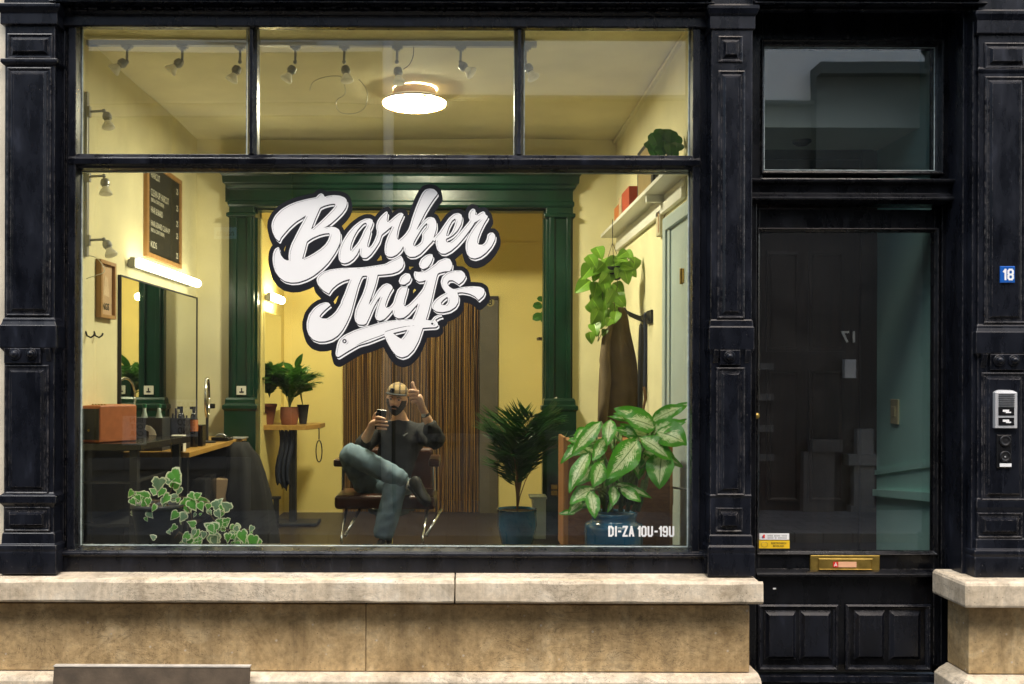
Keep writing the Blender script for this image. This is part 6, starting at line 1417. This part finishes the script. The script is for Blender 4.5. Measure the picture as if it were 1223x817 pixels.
# cuff, sock, shoe of the crossed leg
leg=(J['anR']-J['shinR']).normalized()
q.tube([J['anR']+leg*.005,J['anR']+leg*.06],.040,14); q.build('sock', M['sock'], person, smooth=True)
def shoe(heel, toe, up, label=None):
    heel=Vector(heel);toe=Vector(toe); d=(toe-heel).normalized(); up=Vector(up); up=(up-d*up.dot(d)).normalized(); sd_=d.cross(up); L=(toe-heel).length
    secs=[(0,.030,.055),(.08,.037,.075),(.25,.038,.080),(.42,.036,.062),(.60,.042,.046),(.78,.045,.036),(.92,.036,.028),(1.0,.016,.016)]
    q=MB(); vs=[];fs=[];n=16
    for (t_,w_,h_) in secs:
        for i in range(n):
            a=2*math.pi*i/n; yy=math.sin(a); vs.append(heel+d*L*t_+sd_*w_*math.cos(a)+up*((h_*yy) if yy>0 else .012*yy))
    for k in range(len(secs)-1):
        for i in range(n): j=(i+1)%n; fs.append((k*n+i,k*n+j,(k+1)*n+j,(k+1)*n+i))
    fs+=[tuple(range(n)),tuple(range(len(secs)*n-1,(len(secs)-1)*n-1,-1))]; q.add(vs,fs); s_=q.build('shoe', M['shoe'], person, smooth=True)
    q=MB(); vs=[];fs=[]
    for (t_,w_,h_) in secs:
        for (a,b_) in ((-1,0),(1,0),(1,-1),(-1,-1)): vs.append(heel+d*L*(t_*1.02-.01)+sd_*a*(w_+.004)+up*(-.006+b_*.018))
    for k in range(len(secs)-1):
        for i in range(4): j=(i+1)%4; fs.append((k*4+i,k*4+j,(k+1)*4+j,(k+1)*4+i))
    fs+=[(0,1,2,3),tuple(range(len(secs)*4-1,len(secs)*4-5,-1))]; q.add(vs,fs); q.build('sole', M['sock'] if False else M['blackmatte'], s_)
    return s_
shoe(P(490,575,2.03),P(513,602,1.93),Vector((.55,-.45,.55)))
shoe(P(457,652,2.06),P(452,664,1.85),Vector((0,.2,1)))
# cap: striped checked dome and flat dark brim turned to the left
m,t,b=newmat('checked_cap_cloth'); tc=N(t,'TexCoord'); wv=N(t,'TexWave',Scale=7.0,Distortion=.1); wv.bands_direction='X'; t.links.new(tc.outputs['Object'],wv.inputs['Vector'])
w2=N(t,'TexWave',Scale=6.0,Distortion=.1); w2.bands_direction='Z'; t.links.new(tc.outputs['Object'],w2.inputs['Vector'])
r1=ramp(t,[(.80,0.0),(.86,.85)]); t.links.new(wv.outputs[1],r1.inputs[0]); r2=ramp(t,[(.88,0.0),(.92,.6)]); t.links.new(w2.outputs[1],r2.inputs[0])
c1=mixc(t,r1.outputs[0],(.36,.25,.11),(.03,.025,.02)); c2=mixc(t,r2.outputs[0],c1,(.08,.05,.04)); t.links.new(c2,b.inputs['Base Color']); b.inputs['Roughness'].default_value=.85; M['capcloth']=m
q=MB(); vs=[];fs=[];a1,a2=40,14
for k in range(a2+1):
    t_=.50*math.pi*k/a2
    for i in range(a1):
        a=2*math.pi*i/a1; vs.append(headw(Vector((.083*math.sin(t_)*math.cos(a),.103*math.sin(t_)*math.sin(a)+.002,.050+.084*math.cos(t_)))))
for k in range(a2):
    for i in range(a1): j=(i+1)%a1; fs.append((k*a1+i,(k+1)*a1+i,(k+1)*a1+j,k*a1+j))
q.add(vs,fs); q.lathe([(.010,.131),(.006,.138),(.0005,.139)],(0,0,0)); n_=len(q.v)-28*3
for i in range(n_,len(q.v)): q.v[i]=tuple(headw(Vector(q.v[i])))
cap=q.build('cap', M['capcloth'], person, smooth=True)
q=MB(); vs=[];n=18
for s_ in (0,1):
    for (rr_) in (0,1):
        for i in range(n+1):
            a=R(-150)+R(150-25)*i/n  # brim arc at the front, swung to his right
            rx=.080+(.055*math.sin(math.pi*i/n)**.7 if rr_ else 0); ry=.100+(.062*math.sin(math.pi*i/n)**.7 if rr_ else 0)
            vs.append(headw(Vector((rx*math.cos(a),ry*math.sin(a),.056-.006*s_-(.004 if rr_ else 0)))))
m_=n+1; fs=[]
for i in range(n):
    fs+=[(i,i+1,m_+i+1,m_+i),(2*m_+i,2*m_+i+1,3*m_+i+1,3*m_+i),(m_+i,m_+i+1,3*m_+i+1,3*m_+i)]
q.add(vs,fs); q.build('brim', M['sweater'], cap)
q=MB(); pc_=[headw(Vector((x_,-.098,z_))) for x_,z_ in ((-.048,.060),(-.008,.056),(-.010,.090),(-.040,.092))]
q.add([p+ (HROT@Vector((0,d_,0))) for d_ in (-.004,.03) for p in pc_],[(0,1,2,3),(4,7,6,5),(0,4,5,1),(1,5,6,2),(2,6,7,3),(3,7,4,0)]); q.build('cap_patch', M['navy'], cap)
# beard, moustache, brows, eyes, hair at the sides
q=MB(); vs={};fs=[]
def bmask(p):
    if p.y>.03: return False
    jaw = p.z<-.066+ 48*max(0,abs(p.x)-.012)**2 and p.z<.004 and p.y<.026-.4*max(0,p.z+.03)
    side= False
    mou = (p.x/.034)**2+((p.z+.046+.25*abs(p.x))/.011)**2<1 and p.y<0
    mouth = (p.x/.020)**2+((p.z+.059)/.0055)**2<1 and p.y<0
    return (jaw or side or mou) and not mouth
cnt=0; idx={}; nv=[]; n1,n2=176,150
for k in range(n2):
    for i in range(n1):
        c0=headpt(math.pi*(k+.5)/n2,2*math.pi*(i+.5)/n1)
        if bmask(c0):
            f=[]
            for (kk,ii) in ((k,i),(k+1,i),(k+1,(i+1)%n1),(k,(i+1)%n1)):
                if (kk,ii) not in idx: idx[(kk,ii)]=len(nv); nv.append(headw(headpt(math.pi*kk/n2,2*math.pi*ii/n1,.0055+rnd.uniform(-.0008,.0008))))
                f.append(idx[(kk,ii)])
            fs.append(tuple(f))
q.add(nv,fs); bo=q.build('beard', M['beard'], person, smooth=True, recalc=False); so2=bo.modifiers.new('s','SOLIDIFY'); so2.thickness=.005; so2.offset=-1
q=MB()
for sx in (-1,1):
    q.tube([headw(Vector((sx*x_,y_,z_))) for x_,y_,z_ in ((.014,-.101,.024),(.026,-.100,.029),(.040,-.090,.027),(.048,-.081,.022))],[.0028,.0036,.0034,.0018],6)
q.build('eyebrow', M['beard'], person)
for sx in (-1,1):
    q=MB(); q.ball(headw(Vector((sx*.031,-.0775,.010))),.0115,.0115,.0095,14,10,rot=HROT); e_=q.build('eye', plain('eye_white',(.6,.55,.5),.2) if sx<0 else bpy.data.materials['eye_white'], person, smooth=True)
    q=MB(); q.ball(headw(Vector((sx*.031,-.0845,.0095))),.0062,.0058,.0062,12,8,rot=HROT); q.build('iris', M['beard'], e_, smooth=True)
    q=MB(); q.tube([headw(Vector((sx*x_,y_,z_))) for x_,y_,z_ in ((.020,-.088,.014),(.031,-.0905,.0185),(.042,-.084,.014))],[.002,.003,.002],6); q.build('eyelid', M['skin'], person)
# watch and strap
wr=J['elL'].lerp(J['wrL'],.90); ax=(J['wrL']-J['elL']).normalized()
q=MB(); q.lathe([(.031,-.010),(.033,-.006),(.033,.006),(.031,.010)],wr,20,axis=ax,cap=False); wt=q.build('wristwatch', M['darkmetal'], person, smooth=True)
q=MB(); q.lathe([(.017,0),(.017,.008),(.014,.010)],wr+Vector((-.012,-.030,.0)),16,axis=(-.3,-1,.1)); q.build('watch_case', M['nickel'], wt)
# phone
c0=P(455,502,yp_); q=MB(); ux=Vector((.985,0,-.10)).normalized(); uz=Vector((.10,.12,.985)).normalized(); uy=ux.cross(uz)
q.obox(P(454.8,501.5,yp_+.0),ux*.037,uy*.0045,uz*.074); fo=q.build('phone', M['blackgloss'], bevel=.004,seg=3); tag(fo,'black phone held up in the right hand of the seated man','phone')
q=MB(); q.obox(P(450.5,494.5,yp_-.006),ux*.010,uy*.003,uz*.014); q.build('camera_bump', M['darkmetal'], fo, bevel=.003)

# ================================================================== BARBER CHAIR
bc=thing('barber_chair',(P(466,600,2.4).x,2.42,ZF),'brown leather barber chair with chrome footrest under the seated man','chair')
q=MB(); a0,a1,b0,b1=RX(399,592,534,609,2.12)
q.box(a0,X(520,2.12,600),2.12,2.62,b0,b1); q.build('seat', M['leather'], bc, bevel=.03, seg=4)
q=MB(); q.box(X(420,2.66),X(518,2.66),2.64,2.76,b1-.05,Z(535,2.66)); q.build('backrest', M['leather'], bc, bevel=.03, seg=4)
for (u0,u1) in ((399,409),(512,522)):
    a_,b2,z0,z1=RX(u0,548,u1,557,2.2); q=MB(); q.box(a_,b2+.02,2.15,2.6,z0,z1); ar=q.build('armrest', M['leather'], bc, bevel=.015, seg=3)
    q=MB(); q.tube([((a_+b2)/2,2.5,z0),((a_+b2)/2,2.5,b0+.02)],.012,8); q.build('arm_support', M['chrome'], ar)
q=MB(); cx=P(462,600,2.36).x; q.lathe([(.28,0),(.27,.03),(.10,.06),(.045,.07),(.045,b0-ZF)],(cx,2.38,ZF),32); q.build('pedestal', M['chrome'], bc, smooth=True)
q=MB(); 
for u in (408,505):
    q.tube([P(u+6,606,2.14),P(u,640,1.95),P(u,652,1.92)],.010,8); q.tube([P(u+22,608,2.14),P(u+4,640,1.95)],.012,8)
q.tube([P(408,652,1.92),P(505,652,1.92)],.012,8); q.build('footrest_frame', M['chrome'], bc, smooth=True)
q=MB(); q.box(X(425,1.95),X(490,1.95),1.84,2.08,Z(668,1.95),Z(665,1.95)); q.build('footrest', M['darkmetal'], bc, bevel=.004)

# ================================================================== OPPOSITE SIDE OF THE STREET (what the panes mirror)
YO=-6.3; SR=F/(5+.12-YO)      # mirrored scale
def ox(px): return (px-VX)/SR
def oz(py): return EYE-(py-VY)/SR
opp=thing('street_house',(0,YO,0),'white upper storey town house with dark shopfront across the street, left part of the reflection','house')
def fbox(m_,u0,u1,v0,v1,d=.0): m_.box(ox(u0),ox(u1),YO-.2,YO+d,oz(v1),oz(v0)); return m_
grey=plain('grey_render',(.20,.20,.19),.8,var=.15,scale=3); drk=plain('dark_shopfront_paint',(.012,.012,.014),.4,var=.3)
q=MB(); q.box(-9,ox(456),YO-.3,YO,oz(63),6.6); q.build('wall', M['white_fac'], opp)
q=MB(); q.box(-9,ox(456),YO-.3,YO-.01,oz(125),oz(63)); q.build('fascia', plain('mid_grey_fascia',(.10,.095,.08),.7,var=.1), opp)
q=MB(); q.box(-9,ox(455),YO-.1,YO+.10,oz(126.5),oz(124.5)); q.box(-9,ox(455),YO-.1,YO+.06,oz(140.5),oz(138.5)); q.box(-9,ox(455),YO-.1,YO+.04,oz(138.5),oz(126.5)); q.build('cornice', plain('pale_cornice',(.22,.21,.18),.6,var=.2), opp)
q=MB(); q.box(-9,ox(456),YO-.3,YO-.02,0,oz(140.5)); q.build('shopfront', drk, opp)
for (u0,u1) in ((100,115),(190,204),(330,348)):
    q=MB(); q.box(ox(u0),ox(u1),YO-.05,YO+.05,0,oz(142)); q.build('pilaster', drk, opp)
for (u0,u1) in ((245,292),(298,378)):
    q=MB(); q.rings(ox(u0),ox(u1),oz(52),oz(20),[(0,YO),(0,YO+.05),(.05,YO+.05),(.05,YO)],cap=False); wf_=q.build('window', M['white'], opp)
    q=MB(); q.box(ox(u0)+.05,ox(u1)-.05,YO-.02,YO+.01,oz(52)+.05,oz(20)-.05); q.build('pane', M['blackgloss'], wf_)
q=MB(); q.box(-9,ox(300),YO-.1,YO+.12,oz(560),oz(547)); q.box(-9,ox(300),YO-.1,YO+.06,0,oz(560)); q.build('stone_sill', plain('weathered_sill',(.11,.105,.10),.7,var=.2), opp)
q=MB(); q.tube([(ox(463.5),YO+.09,0),(ox(463.5),YO+.09,6.6)],.062,14); q.build('drainpipe', plain('pale_grey_zinc',(.55,.56,.56),.6,var=.1), opp, smooth=True)
op2=thing('street_house',(1.5,YO,0),'pale house with grey pillars and door across the street, right part of the reflection','house')
q=MB(); q.box(ox(456),9,YO-.3,YO,oz(117),6.6); q.build('wall', M['white_fac'], op2)
q=MB(); q.box(ox(456),ox(975),YO-.1,YO+.14,oz(121),oz(117)); q.box(ox(456),ox(975),YO-.1,YO+.02,oz(200),oz(121)); q.build('cornice', plain('grey_green_cornice',(.055,.065,.055),.6,var=.2), op2)
q=MB(); q.box(ox(974),9,YO-.1,YO+.35,oz(90),oz(76)); q.box(ox(974),9,YO-.1,YO+.20,oz(200),oz(90)); q.build('shop_cornice', bpy.data.materials['grey_green_cornice'], op2)
q=MB(); q.box(ox(456),9,YO-.3,YO-.02,0,oz(200)); q.build('shopfront', drk, op2)
q=MB(); fbox(q,474,511,200,640,.02); q.build('grey_pier', grey, op2)
q=MB(); fbox(q,492,590,519,528,.12); fbox(q,498,584,528,640,.06); q.build('stone_sill', bpy.data.materials['weathered_sill'], op2)
for (u0,u1,v0) in ((650,720,515),(720,840,548)):
    q=MB(); fbox(q,u0,u1,v0,v0+10,.10); fbox(q,u0+3,u1-3,v0+10,655,.04); q.build('stone_sill', bpy.data.materials['weathered_sill'], op2)
q=MB(); fbox(q,974,1011,525,540,.14); fbox(q,966,1003,540,660,.10); q.build('stone_block', bpy.data.materials['weathered_sill'], op2)
q=MB(); fbox(q,1018,1053,543,556,.14); fbox(q,1026,1050,556,604,.10); fbox(q,1022,1052,604,628,.12); fbox(q,1030,1050,512,543,.08); q.build('pillar_base', grey, op2)
q=MB(); fbox(q,1016,1029,428,450,.06); q.build('intercom', M['steel'], op2)
for (v0) in (434,470,508,543): 
    q=MB(); fbox(q,907,932,v0,v0+8,.02); q.build('letter_box', plain('dim_grey_metal',(.12,.12,.12),.4) if v0==434 else bpy.data.materials['dim_grey_metal'], op2)
q=MB(); fbox(q,560,600,300,640,.03); q.build('pilaster', drk, op2)
# door number and posters face the street, so the panes show them mirrored (camera sees their mirror image)
def otext(body,u0,u1,v0,v1,mat,parent,nm='writing',y=.03):
    x0,x1=ox(u0),ox(u1); return text(body,nm,mat,parent,(x1,YO+y,oz(v1)),(oz(v0)-oz(v1)),x1-x0,dirx=(-1,0,0),bold=.02)
otext('17',1012,1029,394,408,M['paper'],op2,'house_number')
def poster(u0,u1,v0,v1,lines,label,mat=None):
    o=MB().box(ox(u0),ox(u1),YO+.0,YO+.02,oz(v1),oz(v0)).build('poster', mat or plain('grey_poster',(.30,.31,.33),.7) if not bpy.data.materials.get('grey_poster') or mat else bpy.data.materials['grey_poster']); tag(o,label,'poster')
    n=len(lines); h_=(v1-v0)/(n+.3)
    for k,l in enumerate(lines):
        vv=v0+h_*(k+.25); uw=min(u1-u0-6,len(l)*5.2); otext(l,u1-3-uw,u1-3,vv,vv+h_*.72,M['blackmatte'],o,y=.022)
poster(147,174,499,533,['BEN','OIT','CAR','ELS'],'poster reading BEN OIT CAR ELS mirrored in the glass over the radio')
poster(196,236,478,522,['TAAT','MEY','ERCO','LAND'],'poster with large letters mirrored over the spray bottles')
poster(256,283,272,286,['nasha'],'small blue and white sign mirrored left of the green frame',plain('blue_white_sign',(.20,.32,.42),.6))
